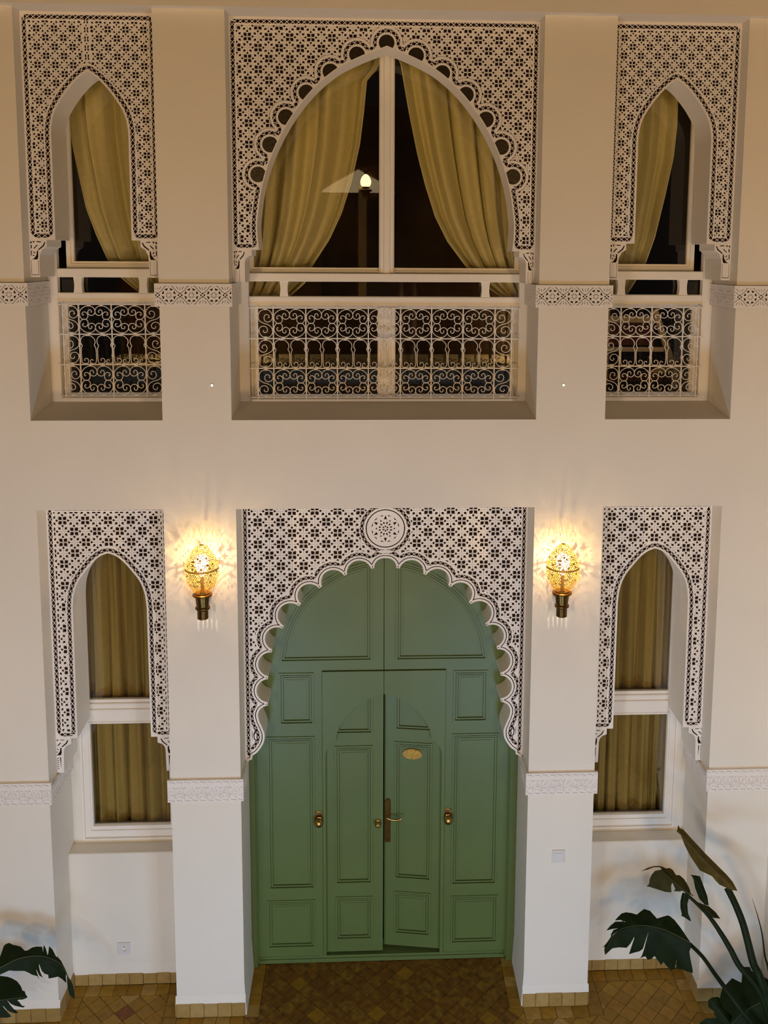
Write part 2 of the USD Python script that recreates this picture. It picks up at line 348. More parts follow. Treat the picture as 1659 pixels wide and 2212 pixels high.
# ================================================================== carved plaster screens
def lattice(path, wd, q, bar=.0026):
    """Holes of a criss-cross border that runs along a path: diamonds with triangles between."""
    L = path.length; n = max(4, round(L / q)); q = L / n; h = wd / 2; out = []
    s = np.linspace(0, L, n * 8 + 1); P = np.array([path.interpolate(x).coords[0] for x in s])
    e = .0015; A = np.array([path.interpolate(max(0, x - e)).coords[0] for x in s]); B = np.array([path.interpolate(min(L, x + e)).coords[0] for x in s])
    T = B - A; T /= np.linalg.norm(T, axis=1, keepdims=True) + 1e-12; Nn = np.stack([-T[:, 1], T[:, 0]], 1)
    def at(x, t):
        i = np.clip(x / L * (len(s) - 1), 0, len(s) - 1); k = int(min(i, len(s) - 2)); f = i - k
        p = P[k] * (1 - f) + P[k + 1] * f; nn = Nn[k] * (1 - f) + Nn[k + 1] * f; return tuple(p + nn * t)
    b = bar * .62
    for k in range(n):
        c = (k + .5) * q; hx = q / 2 - b * 1.2; ht = h - b * .6
        out.append(Polygon([at(c - hx, 0), at(c, -ht), at(c + hx, 0), at(c, ht)]))
        c = k * q
        if c < .01 or c > L - .01: continue
        for sg in (-1, 1):
            out.append(Polygon([at(c - q / 2 + 2.4 * b, sg * h), at(c + q / 2 - 2.4 * b, sg * h), at(c, sg * (b * 1.7))]))
    return [p for p in out if p.is_valid and p.area > 6e-6]

PETAL = np.array([(.050, .050), (.050, .27), (.155, .385), (.195, .315), (.315, .405), (.305, .305), (.405, .315), (.315, .195), (.385, .155), (.27, .050)])
ARROW = np.array([(-.125, -.125), (.09, -.12), (.07, -.015), (.125, .095), (.095, .125), (-.015, .07), (-.12, .09)])
def field_holes(region, pitch, ox, oz, mn=.05):
    a = pitch; x0, z0, x1, z1 = region.bounds; out = []; pr = shapely.prepared.prep(region)
    def put(p):
        p = Polygon(p)
        if pr.contains(p): out.append(p)
        elif pr.intersects(p):
            for g in polys(region.intersection(p)):
                if g.area > .0045 * a * a: out.append(g)
    g = .0125
    for i in range(int((x0 - ox) / a) - 1, int((x1 - ox) / a) + 2):
        for j in range(int((z0 - oz) / a) - 1, int((z1 - oz) / a) + 2):
            c = np.array([ox + i * a, oz + j * a]); flower = (i + j) % 2 == 0
            if not sbox(*(c - a * .6), *(c + a * .6)).intersects(region): continue
            for sx in (-1, 1):
                for sz in (-1, 1):
                    if flower: p = PETAL * (sx, sz)
                    else: p = (ARROW + .30) * (sx, sz)
                    put(c + a * p * (1.0 if not flower else 1.03))
            for d in ((.5, 0), (0, .5)):
                m = c + a * np.array(d); r = .128 * a
                put([m + (r, 0), m + (0, r), m - (r, 0), m - (0, r)])
            if flower: put([c + a * np.array(p) for p in ((-.36, -g), (-g, -g), (-g, -.36), (g, -.36), (g, -g), (.36, -g), (.36, g), (g, g), (g, .36), (-g, .36), (-g, g), (-.36, g))])
            else:
                for p in (((.06, -g), (.385, g)), ((-.385, -g), (-.06, g)), ((-g, .06), (g, .385)), ((-g, -.385), (g, -.06))):
                    (u0, v0), (u1, v1) = p; put([c + a * np.array(t) for t in ((u0, v0), (u1, v0), (u1, v1), (u0, v1))])
    return out

def carve(plate, holes):
    hs = unary_union([h.buffer(0) for h in holes])
    return plate.difference(hs)

def bracket_holes(xj, sg, z0, leafy):
    """Carving of the corbel under the screen's foot. xj: the jamb, sg: the direction of the wall."""
    P = lambda L: Polygon([(xj + sg * u, z0 - v) for u, v in L])
    out = [P([(.150, .010), (.160, .010), (.160, .024), (.150, .020)]), P([(.130, .008), (.144, .008), (.140, .022)]), P([(.090, .010), (.122, .008), (.118, .014), (.092, .015)]),
           P([(.070, .012), (.082, .034), (.112, .060), (.108, .066), (.075, .040), (.064, .016)]),
           P([(.118, .030), (.140, .052), (.137, .058), (.114, .036)]), P([(.150, .030), (.158, .034), (.158, .060), (.150, .050)]),
           P([(.112, .072), (.120, .066), (.124, .095), (.140, .118), (.156, .124), (.118, .124), (.112, .105)]),
           P([(.152, .070), (.159, .066), (.159, .104), (.153, .098)]), P([(.130, .082), (.142, .072), (.144, .078), (.132, .088)]), P([(.136, .098), (.148, .094), (.148, .100), (.138, .104)])]
    if leafy:
        for k in range(6): out.append(P([(.132, .140 + .015 * k), (.147, .148 + .015 * k), (.147, .153 + .015 * k), (.132, .146 + .015 * k)]))
        out += [P([(.118, .135), (.126, .140), (.122, .20), (.118, .22)]), P([(.153, .136), (.158, .136), (.157, .20), (.153, .18)])]
    else:
        out += [P([(.112, .130), (.115, .130), (.115, .224), (.112, .224)]), P([(.156, .130), (.159, .130), (.159, .224), (.156, .224)]), P([(.115, .221), (.156, .221), (.156, .224), (.115, .224)])]
    return [p.buffer(0) for p in out]

def screen_thing(name, label, plate, opening, holes, d, yb, group=None):
    b = plate.bounds
    t = Thing(name, label, 'carved plaster screen', ((b[0] + b[2]) / 2, d, b[1]), 'carved plaster screens round the arches')
    solid = plate
    t.part('carved_face', ext(MB(), carve(plate, holes), d, d + .006, strip=.11), 'carved')
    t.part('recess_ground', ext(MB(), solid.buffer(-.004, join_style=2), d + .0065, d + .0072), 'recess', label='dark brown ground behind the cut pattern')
    t.part('body', ext(MB(), solid, d + .0075, yb, back=True), 'plaster')
    return t

SIDE_UP = [(.240, 5.40), (.240, 6.07), (.2335, 6.13), (.2135, 6.20), (.176, 6.265), (.140, 6.316), (.098, 6.366), (.054, 6.410), (.02, 6.435), (0, 6.447)]
SIDE_LO = [(.250, 2.00), (.247, 2.93), (.236, 3.03), (.206, 3.115), (.151, 3.194), (.093, 3.262), (.045, 3.298), (0, 3.314)]
def arch_poly(prof, xc, zlow):
    pr = np.array(prof); body = pr[1:]; sm = np.vstack([pr[:1], smoothline(body, 26)])
    L = [(xc - a, z) for a, z in sm] + [(xc + a, z) for a, z in sm[::-1][1:]]
    return Polygon([(xc - sm[0][0], zlow)] + L + [(xc + sm[0][0], zlow)])

def side_screen(name, label, side, storey):
    up = storey == 'up'; (X0, X1) = (UP if up else LO)[side]; sg = -1 if side == 'left' else 1
    xc = sg * (1.872 if up else 1.8655); prof = SIDE_UP if up else SIDE_LO; zb = prof[0][1]; zt = (ZT if up else ZL) - .001; d, yb = (.11, .385) if up else (.155, .438)
    pitch = .0548 if up else .0752; hw = prof[0][0]
    arch = arch_poly(prof, xc, zb - .5)
    base = sbox(X0 + .001, zb, X1 - .001, zt)
    brs, holes = [], []
    for s in (-1, 1):
        xj = xc + s * hw; xe = X0 + .001 if s < 0 else X1 - .001
        u = [.055, .055, .085, .103, .106, .106] if up else [.044, .044, .074, .091, .097, .101]
        v = [0, .043, .061, .098, .14, .238] if up else [0, .043, .054, .073, .096, .252]
        brs.append(Polygon([(xj + s * a, zb + .001 - b) for a, b in zip(u, v)] + [(xe, zb - v[-1]), (xe, zb + .001)]))
        holes += bracket_holes(xj, s, zb, not up)
    plate = unary_union([base, *brs]).difference(arch)
    plate = max(polys(plate), key=lambda g: g.area)
    inn = base.difference(arch)
    a1 = lambda e, f: sbox(X0 + e, zb + e, X1 - e, zt - e - .006).difference(arch.buffer(f, join_style=2))
    band = a1(.014, .012).difference(a1(.040, .040)); fieldr = a1(.049, .0485)
    for g in polys(a1(.027, .026)):
        holes += [h for x in lattice(LineString(g.exterior.coords), .026, .037 if up else .040) for h in polys(band.intersection(x)) if h.area > 1e-5]
    ox, oz = (sg * 2.178 if up else sg * 2.158, 6.702 if up else 3.5425)
    fh = field_holes(fieldr, pitch, ox, oz)
    if up and side == 'left':      # the joint of its two castings, a ladder of upright slots over the apex
        fh = [h for h in fh if not (abs(h.centroid.x - xc) < .024 and h.centroid.y > 6.5)]
        for z in np.arange(6.515, 6.745, .0548):
            for s in (-1, 1): fh.append(Polygon([(xc + s * u, z + v) for u, v in ((.004, .004), (.013, 0), (.014, .010), (.008, .017), (.014, .024), (.013, .036), (.004, .032))]))
            fh.append(Polygon([(xc, z + .038), (xc + .006, z + .044), (xc, z + .050), (xc - .006, z + .044)]))
    holes += fh
    return screen_thing(name, label, plate, arch, holes, d, yb)

side_screen('carved_screen', 'carved cream plaster screen round the upper left pointed window arch', 'left', 'up')
side_screen('carved_screen', 'carved cream plaster screen round the upper right pointed window arch', 'right', 'up')
side_screen('carved_screen', 'carved white plaster screen round the tall pointed window left of the green door', 'left', 'lo')
side_screen('carved_screen', 'carved white plaster screen round the tall pointed window right of the green door', 'right', 'lo')

# ------------------------------------------------------------------ the big screen of the upper middle window
def big_screen():
    X0, X1 = UP['centre']; zb, zt, d, yb = 5.345, ZT - .001, .15, .385
    half = [(.828, 5.345), (.836, 5.44), (.834, 5.55), (.80, 5.757), (.733, 5.958), (.627, 6.161), (.488, 6.344), (.333, 6.480), (.173, 6.565), (.0, 6.633)]
    sm = smoothline(half, 40); arch = Polygon([(.002 - .828, zb - .5)] + [(.002 - a, z) for a, z in sm] + [(.002 + a, z) for a, z in sm[::-1][1:]] + [(.002 + .828, zb - .5)])
    base = sbox(X0 + .001, zb, X1 - .001, zt); brs, holes = [], []
    for s in (-1, 1):
        xe = X0 + .001 if s < 0 else X1 - .001; c = .002
        brs.append(Polygon([(c + s * a, z) for a, z in ((.875, zb + .001), (.875, 5.308), (.898, 5.303), (.915, 5.287), (.921, 5.266), (.921, 5.134))] + [(xe, 5.134), (xe, zb + .001)]))
        holes += [affinity.scale(h, .72, 1, origin=(xe, zb)) for h in bracket_holes(xe - s * .176, s, zb, False)]
    plate = max(polys(unary_union([base, *brs]).difference(arch)), key=lambda g: g.area)
    cc = [(.825, 5.8265), (.746, 6.016), (.643, 6.1885), (.5115, 6.3425), (.3575, 6.4745), (.1885, 6.582), (.0, 6.658)]
    cc = [(-a, z) for a, z in cc] + [(a, z) for a, z in cc[:-1][::-1]]
    C = lambda r: unary_union([Point(a, z).buffer(r, 12) for a, z in cc])
    rimo, rimi = unary_union([C(.1035), arch.buffer(.045, join_style=2)]), unary_union([C(.062), arch.buffer(.009, join_style=2)])
    A = lambda e: sbox(X0 + e, zb + e, X1 - e, zt - e - .004)
    fieldr = A(.047).difference(rimo).buffer(-.002).buffer(.002)
    holes += field_holes(fieldr, .0667, -.881, 6.682)
    outl = A(.025).difference(unary_union([C(.0745), arch.buffer(.024, join_style=2)]))
    zone = A(.012).difference(rimi).difference(A(.0385).difference(unary_union([C(.0875), arch.buffer(.037, join_style=2)])))
    zone = zone.buffer(-.001)
    for g in polys(outl):
        if g.area < .01: continue
        ring = LineString(g.exterior.coords).simplify(.0008)
        holes += [h for x in lattice(ring, .027, .0365) for h in polys(zone.intersection(x)) if h.area > 1.2e-5]
    groove = C(.1055).difference(C(.103)).difference(arch.buffer(.05)).intersection(A(.05)).difference(C(.1025))
    holes += polys(groove)
    discs = [Point(a, z).buffer(.05, 12).difference(arch.buffer(.006)) for a, z in cc]
    t = screen_thing('carved_screen', 'large carved cream plaster screen with a row of brown discs round the wide upper window', plate.difference(unary_union(discs)), arch, holes, d, yb)
    for g in discs: t.part('disc', ext(MB(), g, d + .004, d + .03), 'disc', label='brown glazed disc')
big_screen()

# ------------------------------------------------------------------ the many-lobed screen over the green door
def arc3(a, m, b, n=14):
    (ax, ay), (bx, by), (cx, cy) = a, m, b; D = 2 * (ax * (by - cy) + bx * (cy - ay) + cx * (ay - by))
    ux = ((ax * ax + ay * ay) * (by - cy) + (bx * bx + by * by) * (cy - ay) + (cx * cx + cy * cy) * (ay - by)) / D
    uy = ((ax * ax + ay * ay) * (cx - bx) + (bx * bx + by * by) * (ax - cx) + (cx * cx + cy * cy) * (bx - ax)) / D
    r = math.hypot(ax - ux, ay - uy); t0, tm, t1 = (math.atan2(p[1] - uy, p[0] - ux) for p in (a, m, b))
    d = (t1 - t0) % (2 * math.pi); dm = (tm - t0) % (2 * math.pi)
    if dm > d: d -= 2 * math.pi
    return [(ux + r * math.cos(t0 + d * k / n), uy + r * math.sin(t0 + d * k / n)) for k in range(n + 1)]
def door_screen():
    X0, X1 = LO['centre']; d, yb, zt, c = .225, .438, ZL - .001, .003
    cusps = [(.088, 3.167), (.275, 3.121), (.448, 3.033), (.5905, 2.909), (.708, 2.750), (.788, 2.579), (.817, 2.384), (.820, 2.192)]
    tops = [(.178, 3.223), (.373, 3.157), (.535, 3.058), (.673, 2.921), (.793, 2.738), (.883, 2.494), (.897, 2.294)]
    tip = .011
    half = arc3((0, 3.238), (.058, 3.218), (cusps[0][0] - tip, cusps[0][1]))
    for k in range(7):
        a, b = np.array(cusps[k]), np.array(cusps[k + 1]); u = (b - a) / np.linalg.norm(b - a)
        half += arc3(tuple(a + u * tip), tops[k], tuple(b - u * tip))
    tail = smoothline([(.820, 2.180), (.866, 2.160), (.889, 2.12), (.884, 2.07), (.860, 2.010), (.846, 1.960), (.852, 1.905), (.880, 1.855), (.905, 1.825)], 22).tolist()
    half += tail + [(.934, 1.806), (.936, 1.780)] + smoothline([(.938, 1.778), (.962, 1.768), (.974, 1.735), (.975, 1.695)], 6).tolist()
    foil = Polygon([(c - a, z) for a, z in half] + [(c + a, z) for a, z in half[::-1]] if False else [(c - a, z) for a, z in half[::-1]] + [(c + a, z) for a, z in half]).buffer(0)
    foil = unary_union([foil, sbox(c - .975, 1.0, c + .975, 1.70)])
    base = sbox(X0 + .001, 1.695, X1 - .001, zt); plate = max(polys(base.difference(foil)), key=lambda g: g.area)
    med = Point(c, 3.449); A = lambda e: sbox(X0 + e, 1.6, X1 - e, zt - e - .006)
    low = sbox(-2, 1.85, 2, 4)
    holes = []
    fieldr = A(.047).difference(foil.buffer(.068)).difference(med.buffer(.182)).intersection(low)
    fieldr = unary_union([g for g in polys(fieldr.buffer(-.006).buffer(.006)) if g.area > .002])
    holes += field_holes(fieldr, .0778, -.870, 3.499)
    z2 = foil.buffer(.0575).difference(foil.buffer(.032)).intersection(A(.043)).intersection(sbox(-2, 1.79, 2, 4)).difference(med.buffer(.176))
    side = [LineString([(X0 + .026, 1.80), (X0 + .026, zt - .03)]), LineString([(X1 - .026, 1.80), (X1 - .026, zt - .03)])]
    for ln in side: holes += lattice(ln, .023, .040)
    ring = LineString(foil.buffer(.0445).exterior.coords)
    ring = ring.intersection(sbox(X0 + .04, 1.80, X1 - .04, 4))
    for g in getattr(ring, 'geoms', [ring]):
        if g.length > .1: holes += [h for x in lattice(g, .0255, .0365, .0024) for h in polys(z2.intersection(x)) if h.area > 1e-5]
    holes += lattice(LineString([(X0 + .05, zt - .018), (X1 - .05, zt - .018)]), .022, .047)
    groove = foil.buffer(.0205).difference(foil.buffer(.0145)).intersection(A(.016)).intersection(sbox(-2, 1.74, 2, 4))
    cut = unary_union([Point(c + s * a, z).buffer(.026) for a, z in cusps for s in (-1, 1)])
    holes += [g for g in polys(groove.difference(cut)) if g.area > 1e-5]
    for (a, z) in cusps:
        for s in (-1, 1):
            u = np.array([0 - a * 1.0, 2.55 - z]); u /= np.linalg.norm(u); n = np.array([-u[1], u[0]]); p = np.array([a, z]) - u * .004
            tri = [p + u * .0 + n * .004, p + u * .0 - n * .004, p - u * .02]; holes.append(Polygon([(c + s * x, y) for x, y in tri]))
    # medallion
    holes += [med.buffer(.1355, 32).difference(med.buffer(.1285, 32))]
    mr = med.buffer(.176, 32).difference(med.buffer(.150, 32)).intersection(A(.012)).difference(foil.buffer(.058))
    holes += [h for x in lattice(LineString(med.buffer(.163, 24).exterior.coords), .026, .039) for h in polys(mr.intersection(x)) if h.area > 1e-5]
    P = lambda r, t: (c + r * math.sin(t), 3.449 + r * math.cos(t))
    for k in range(12):
        t = k * math.pi / 6; e = math.pi / 12
        if k % 2 == 0: holes.append(Polygon([P(.094, t), P(.066, t - .16), P(.066, t + .16)]))
        else: holes += [Polygon([P(.070, t), P(.058, t - .13), P(.058, t + .13)])]
        holes.append(Polygon([P(.097, t + e - .16), P(.097, t + e + .16), P(.088, t + e)]))
        holes.append(Polygon([P(.052, t + e), P(.040, t + e - .16), P(.030, t + e), P(.040, t + e + .16)]))
        if k % 2 == 0: holes.append(Polygon([P(.006, t), P(.022, t - .36), P(.022, t + .36)]))
    for s in (-1, 1):
        holes.append(Polygon([(c + s * u, z) for u, z in ((.905, 1.990), (.913, 1.995), (.925, 1.965), (.920, 1.925), (.898, 1.915), (.904, 1.923), (.915, 1.935), (.917, 1.960))]))
        holes.append(Polygon([(c + s * u, z) for u, z in ((.930, 1.99), (.934, 1.99), (.932, 1.93), (.929, 1.94))]))
    screen_thing('carved_screen', 'carved white plaster screen with many-lobed arch and round medallion over the green door', plate, foil, [h.buffer(0) for h in holes], d, yb)
door_screen()

# ================================================================== windows
def slotted(x0, x1, z0, z1, r=.012):
    """Opening whose short ends bow inwards a little, as in the balustrade slots."""
    e = []
    for t in np.linspace(-1, 1, 9): e.append((x1 + r * (1 - t * t) * .45, z0 + (t + 1) / 2 * (z1 - z0)))
    for t in np.linspace(1, -1, 9): e.append((x0 - r * (1 - t * t) * .45, z0 + (t + 1) / 2 * (z1 - z0)))
    return Polygon(e)
def upper_window(n, side, label):
    X0, X1 = UP[side]; t = Thing(f'window_{n}', label, kind='structure', loc=((X0 + X1) / 2, .40, 4.31))
    top = 6.74; cen = side == 'centre'; ZR = (5.135, 5.190) if cen else (5.158, 5.215)
    zlow = (4.965, 5.030) if cen else (4.988, 5.050)
    if cen: px_ = [(-.720, -.661), (.661, .723)]; gx = (-.928, .928); jl, jr = (-1.0, -.930), (.926, .985)
    else:
        c = 1.856 if side == 'right' else -1.856; px_ = [(c - .248, c - .188), (c + .186, c + .248)]; gx = (c - .352, c + .352); jl, jr = (X0, c - .352), (c + .352, X1)
    y0, y1 = .400, .452
    for a, b in (jl, jr): t.part('post', MB().cbox(a, b, y0, y1, 4.29, top, .004), 'wood_white')
    t.part('rail', MB().cbox(gx[0], gx[1], y0 - .004, y1, *ZR, .004), 'wood_white')
    t.part('rail', MB().cbox(gx[0], gx[1], y0, y1, *zlow, .004), 'wood_white')
    t.part('rail', MB().cbox(gx[0], gx[1], y0, y1, 4.285, 4.322 if cen else 4.335, .004), 'wood_white')
    # balustrade slots between the rails
    slab = sbox(gx[0], zlow[1] - .002, gx[1], ZR[0] + .002); e = [gx[0], *[v for p in px_ for v in p], gx[1]]
    for k in range(0, len(e), 2): slab = slab.difference(slotted(e[k], e[k + 1], zlow[1] + .002, ZR[0] - .002))
    t.part('slotted_rail', ext(MB(), slab, y0 + .004, y1, back=True), 'wood_white')
    # sash behind, with glass
    ys = .458
    def sash(x0, x1, z0, z1, f, nm='sash', w2=.018, fz=None):
        fz = f if fz is None else fz
        o = sbox(x0, z0, x1, z1); i1 = sbox(x0 + f, z0 + fz, x1 - f, z1 - fz); i2 = sbox(x0 + f + w2, z0 + fz + w2, x1 - f - w2, z1 - fz - w2)
        mb = ext(MB(), o.difference(i1), ys, ys + .05, back=True); ext(mb, i1.difference(i2), ys + .012, ys + .045, back=True)
        p = t.part(nm, mb, 'wood_white')
        t.part('pane', MB().box(x0 + f, x1 - f, ys + .028, ys + .032, z0 + f, z1 - f), 'glass', under=p)
    if cen:
        sash(gx[0] - .01, .010, 5.19, top, .020); sash(.010, gx[1] + .01, 5.19, top, .020)
        t.part('mullion', MB().cbox(-.042, .062, .424, .50, 5.19, top, .01).cbox(-.012, .034, .412, .43, 5.19, top, .006), 'wood_white')
        sash(gx[0], .012, 4.322, 4.968, .030, w2=.014, fz=.010); sash(.012, gx[1], 4.322, 4.968, .030, w2=.014, fz=.010)
        t.part('mullion', MB().cbox(-.050, .074, .44, .50, 4.33, 4.966, .006).cbox(-.01, .044, .432, .445, 4.33, 4.966, .004), 'wood_white')
    else:
        sash(c - .305, c + .305, 5.215, top, .030); sash(gx[0], gx[1], 4.335, 4.99, .026, w2=.014, fz=.010)
    t.part('pane', MB().box(gx[0], gx[1], .470, .474, 5.02, 5.16), 'glass')
upper_window(1, 'left', 'upper left window with cream wooden frame, slotted rail and dark glass')
upper_window(2, 'centre', 'wide upper middle window split by a cream mullion under the arch')
upper_window(3, 'right', 'upper right window with cream wooden frame and slotted rail')

def lower_window(n, side, label):
    X0, X1 = LO[side]; c = -1.846 if side == 'left' else 1.834; t = Thing(f'window_{n}', label, kind='structure', loc=(c, .44, 1.03))
    g = .281; top = 3.5
    wall = sbox(X0, 1.03, X1, top).difference(sbox(c - .352, 1.045, c + .352, top + 1))
    t.part('surround', ext(MB(), wall, .44, .50), 'plaster')
    o = sbox(c - .352, 1.045, c + .352, top)
    A = lambda e, b=0: sbox(c - .352 + e, 1.045 + e + b, c + .352 - e, top)
    mb = ext(MB(), o.difference(A(.016)), .434, .49); ext(mb, A(.016).difference(A(.031, .015)), .452, .49); ext(mb, A(.031, .015).difference(A(.060, .012)), .444, .49); ext(mb, A(.060, .012).difference(A(.071, .030)), .454, .49)
    t.part('frame', mb, 'wood_white')
    mb = MB().cbox(c - .281, c + .281, .446, .50, 1.945, 2.052, .005).cbox(c - .281, c + .281, .440, .46, 1.945, 1.962, .004).cbox(c - .281, c + .281, .456, .50, 2.050, 2.092, .005).cbox(c - .281, c + .281, .470, .50, 2.090, 2.116, .004)
    t.part('rail', mb, 'wood_white')
    for z0, z1 in ((1.10, 1.95), (2.10, 3.45)): t.part('pane', MB().box(c - g - .01, c + g + .01, .476, .480, z0, z1), 'glass')
lower_window(4, 'left', 'lower left window with white wooden frame and closed curtain')
lower_window(5, 'right', 'lower right window with white wooden frame and closed curtain')

# ------------------------------------------------------------------ rooms behind the glass
r = Thing('interior_room', 'dark rooms behind the windows', kind='structure')
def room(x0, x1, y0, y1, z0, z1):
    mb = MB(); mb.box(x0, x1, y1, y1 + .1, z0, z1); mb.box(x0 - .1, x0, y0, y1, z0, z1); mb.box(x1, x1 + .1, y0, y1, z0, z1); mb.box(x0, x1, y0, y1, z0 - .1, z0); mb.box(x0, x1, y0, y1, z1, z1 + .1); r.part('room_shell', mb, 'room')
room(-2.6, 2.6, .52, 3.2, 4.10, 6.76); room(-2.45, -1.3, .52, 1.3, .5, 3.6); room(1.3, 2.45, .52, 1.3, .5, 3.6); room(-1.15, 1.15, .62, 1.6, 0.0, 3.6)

# ------------------------------------------------------------------ curtains
def curtain(label, left, right, z0, z1, folds, amp, y=.63, m='curtain_up', group=None, seed=0, hem=None):
    """Cloth between two edge curves x(z); folds run down it and tighten where it is drawn in."""
    rg = np.random.default_rng(seed); L = np.array(sorted(left, key=lambda p: p[1])); Rr = np.array(sorted(right, key=lambda p: p[1]))
    nz, ns = 70, 150; zs = np.linspace(z0, z1, nz); s = np.linspace(0, 1, ns)
    ph = np.cumsum(np.repeat(rg.uniform(.45, 1.9, ns // 10), 10)); ph = (ph - ph[0]) / (ph[-1] - ph[0]); wild = rg.uniform(0, 6.28, 4)
    V = []
    wmax = max(np.interp(zs, Rr[:, 1], Rr[:, 0]) - np.interp(zs, L[:, 1], L[:, 0]))
    for z in zs:
        xl, xr = np.interp(z, L[:, 1], L[:, 0]), np.interp(z, Rr[:, 1], Rr[:, 0]); wd = xr - xl
        k = (0.45 + .55 * (wd / wmax)); a = amp * k
        f = np.sin(2 * math.pi * folds * ph + wild[0] + .5 * math.sin(1.3 * z)); f2 = np.sin(2 * math.pi * folds * 2.3 * ph + wild[1] + 1.1 * z); f3 = np.sin(2 * math.pi * folds * .4 * ph + wild[2])
        fold = np.sign(f) * np.abs(f) ** .8
        X = xl + s * wd + .012 * np.cos(2 * math.pi * folds * ph + wild[0]) * np.sin(math.pi * s); Y = y + a * fold + .35 * a * f2 + .5 * a * f3
        V.append(np.stack([X, Y, np.full(ns, z)], 1))
    V = np.concatenate(V); F = [(i * ns + j, i * ns + j + 1, (i + 1) * ns + j + 1, (i + 1) * ns + j) for i in range(nz - 1) for j in range(ns - 1)]
    t = Thing('curtain', label, 'curtain', (float(V[:, 0].mean()), y, z0), group or ('olive curtains of the upper windows' if m == 'curtain_up' else 'ochre curtains of the lower windows'))
    mb = MB().add(V, F)
    t.part('cloth', mb, m, smooth=True)
    t.part('curtain_rod', tube(MB(), [(left[0][0] - .05, y, z1 + .01), (right[0][0] + .05, y, z1 + .01)], .008), 'brass_dark') if False else None
    if hem:
        V2 = V.reshape(nz, ns, 3)[:, (0 if hem < 0 else ns - 1)]; t.part('hem', tube(MB(), V2 + [0, -.004, 0], .006, 5), m, smooth=True)
UL = [(-2.17, 6.60), (-2.165, 6.40), (-2.158, 6.208), (-2.143, 6.051), (-2.108, 5.851), (-2.066, 5.629), (-2.003, 5.447), (-1.924, 5.264), (-1.841, 5.151), (-1.736, 5.062), (-1.60, 4.97)]
UR = [(2.06, 6.60), (2.035, 6.399), (2.036, 6.229), (2.019, 6.007), (1.972, 5.751), (1.910, 5.452), (1.844, 5.244), (1.779, 5.134), (1.730, 5.05), (1.62, 4.95)]
CL = [(-.03, 6.66), (-.06, 6.585), (-.128, 6.511), (-.149, 6.294), (-.177, 6.076), (-.233, 5.829), (-.304, 5.607), (-.389, 5.425), (-.515, 5.232), (-.560, 5.122), (-.66, 5.03), (-.80, 4.97)]
CR = [(.085, 6.66), (.108, 6.608), (.130, 6.487), (.165, 6.298), (.223, 6.026), (.281, 5.806), (.354, 5.584), (.441, 5.416), (.583, 5.230), (.70, 5.115), (.84, 5.02), (.90, 4.97)]
curtain('olive curtain in the upper left window, drawn to the right', UL, [(-1.50, 6.6), (-1.50, 5.3), (-1.42, 4.97)], 4.97, 6.62, 3.0, .040, seed=3, hem=-1)
curtain('olive curtain in the upper right window, drawn to the left', [(1.50, 6.6), (1.50, 5.3), (1.42, 4.95)], UR, 4.95, 6.62, 2.8, .040, seed=5, hem=1)
curtain('olive curtain at the left of the wide upper window, drawn to the left', [(-.98, 6.66), (-.97, 5.3), (-1.0, 4.97)], CL, 4.97, 6.68, 4.3, .065, seed=8, hem=1)
curtain('olive curtain at the right of the wide upper window, drawn to the right', CR, [(.96, 6.66), (.955, 5.3), (1.0, 4.97)], 4.97, 6.68, 4.3, .065, seed=11, hem=-1)
curtain('ochre curtain closed across the lower left window', [(-2.20, 3.5), (-2.20, 1.05)], [(-1.48, 3.5), (-1.48, 1.05)], 1.05, 3.5, 6.0, .032, y=.585, m='curtain_low', seed=21)
curtain('ochre curtain closed across the lower right window', [(1.48, 3.5), (1.48, 1.05)], [(2.19, 3.5), (2.19, 1.05)], 1.05, 3.5, 6.5, .030, y=.585, m='curtain_low', seed=26)

# ------------------------------------------------------------------ furniture glimpsed inside
ch = Thing('armchair', 'cream wooden armchair with dark red cloth behind the upper right grille', 'chair', (2.0, 1.0, 4.1))
def slat(p, q, w, d):
    mb = MB(); p, q = np.array(p, float), np.array(q, float); u = (q - p) / np.linalg.norm(q - p); v = np.array([u[2], 0, -u[0]]); v /= np.linalg.norm(v); n = np.array([0, 1.0, 0])
    mb.add([p + s * v * w / 2 + e * n * d / 2 for s in (-1, 1) for e in (-1, 1)] + [q + s * v * w / 2 + e * n * d / 2 for s in (-1, 1) for e in (-1, 1)],
           [(0, 1, 3), (0, 3, 2), (4, 6, 7), (4, 7, 5), (0, 4, 5), (0, 5, 1), (2, 3, 7), (2, 7, 6), (0, 2, 6), (0, 6, 4), (1, 5, 7), (1, 7, 3)]); return mb
ch.part('top_rail', slat((1.70, 1.0, 4.84), (2.08, 1.0, 4.84), .05, .03), 'cream_wood'); ch.part('middle_rail', slat((1.70, 1.0, 4.61), (2.15, 1.0, 4.61), .035, .03), 'cream_wood')
ch.part('leg', slat((2.06, .98, 4.92), (2.23, .98, 4.46), .045, .035), 'cream_wood'); ch.part('leg', slat((2.23, .98, 4.46), (2.25, .98, 4.10), .04, .035), 'cream_wood'); ch.part('leg', slat((1.70, 1.0, 4.92), (1.70, 1.0, 4.10), .045, .035), 'cream_wood')
ch.part('back_cloth', MB().box(1.72, 2.08, 1.02, 1.03, 4.64, 4.82), 'red_cloth'); ch.part('seat', MB().box(1.70, 2.2, 1.0, 1.5, 4.36, 4.42), 'red_cloth'); ch.part('arm_rest', slat((2.2, 1.0, 4.46), (1.95, 1.2, 4.36), .05, .03), 'cream_wood')
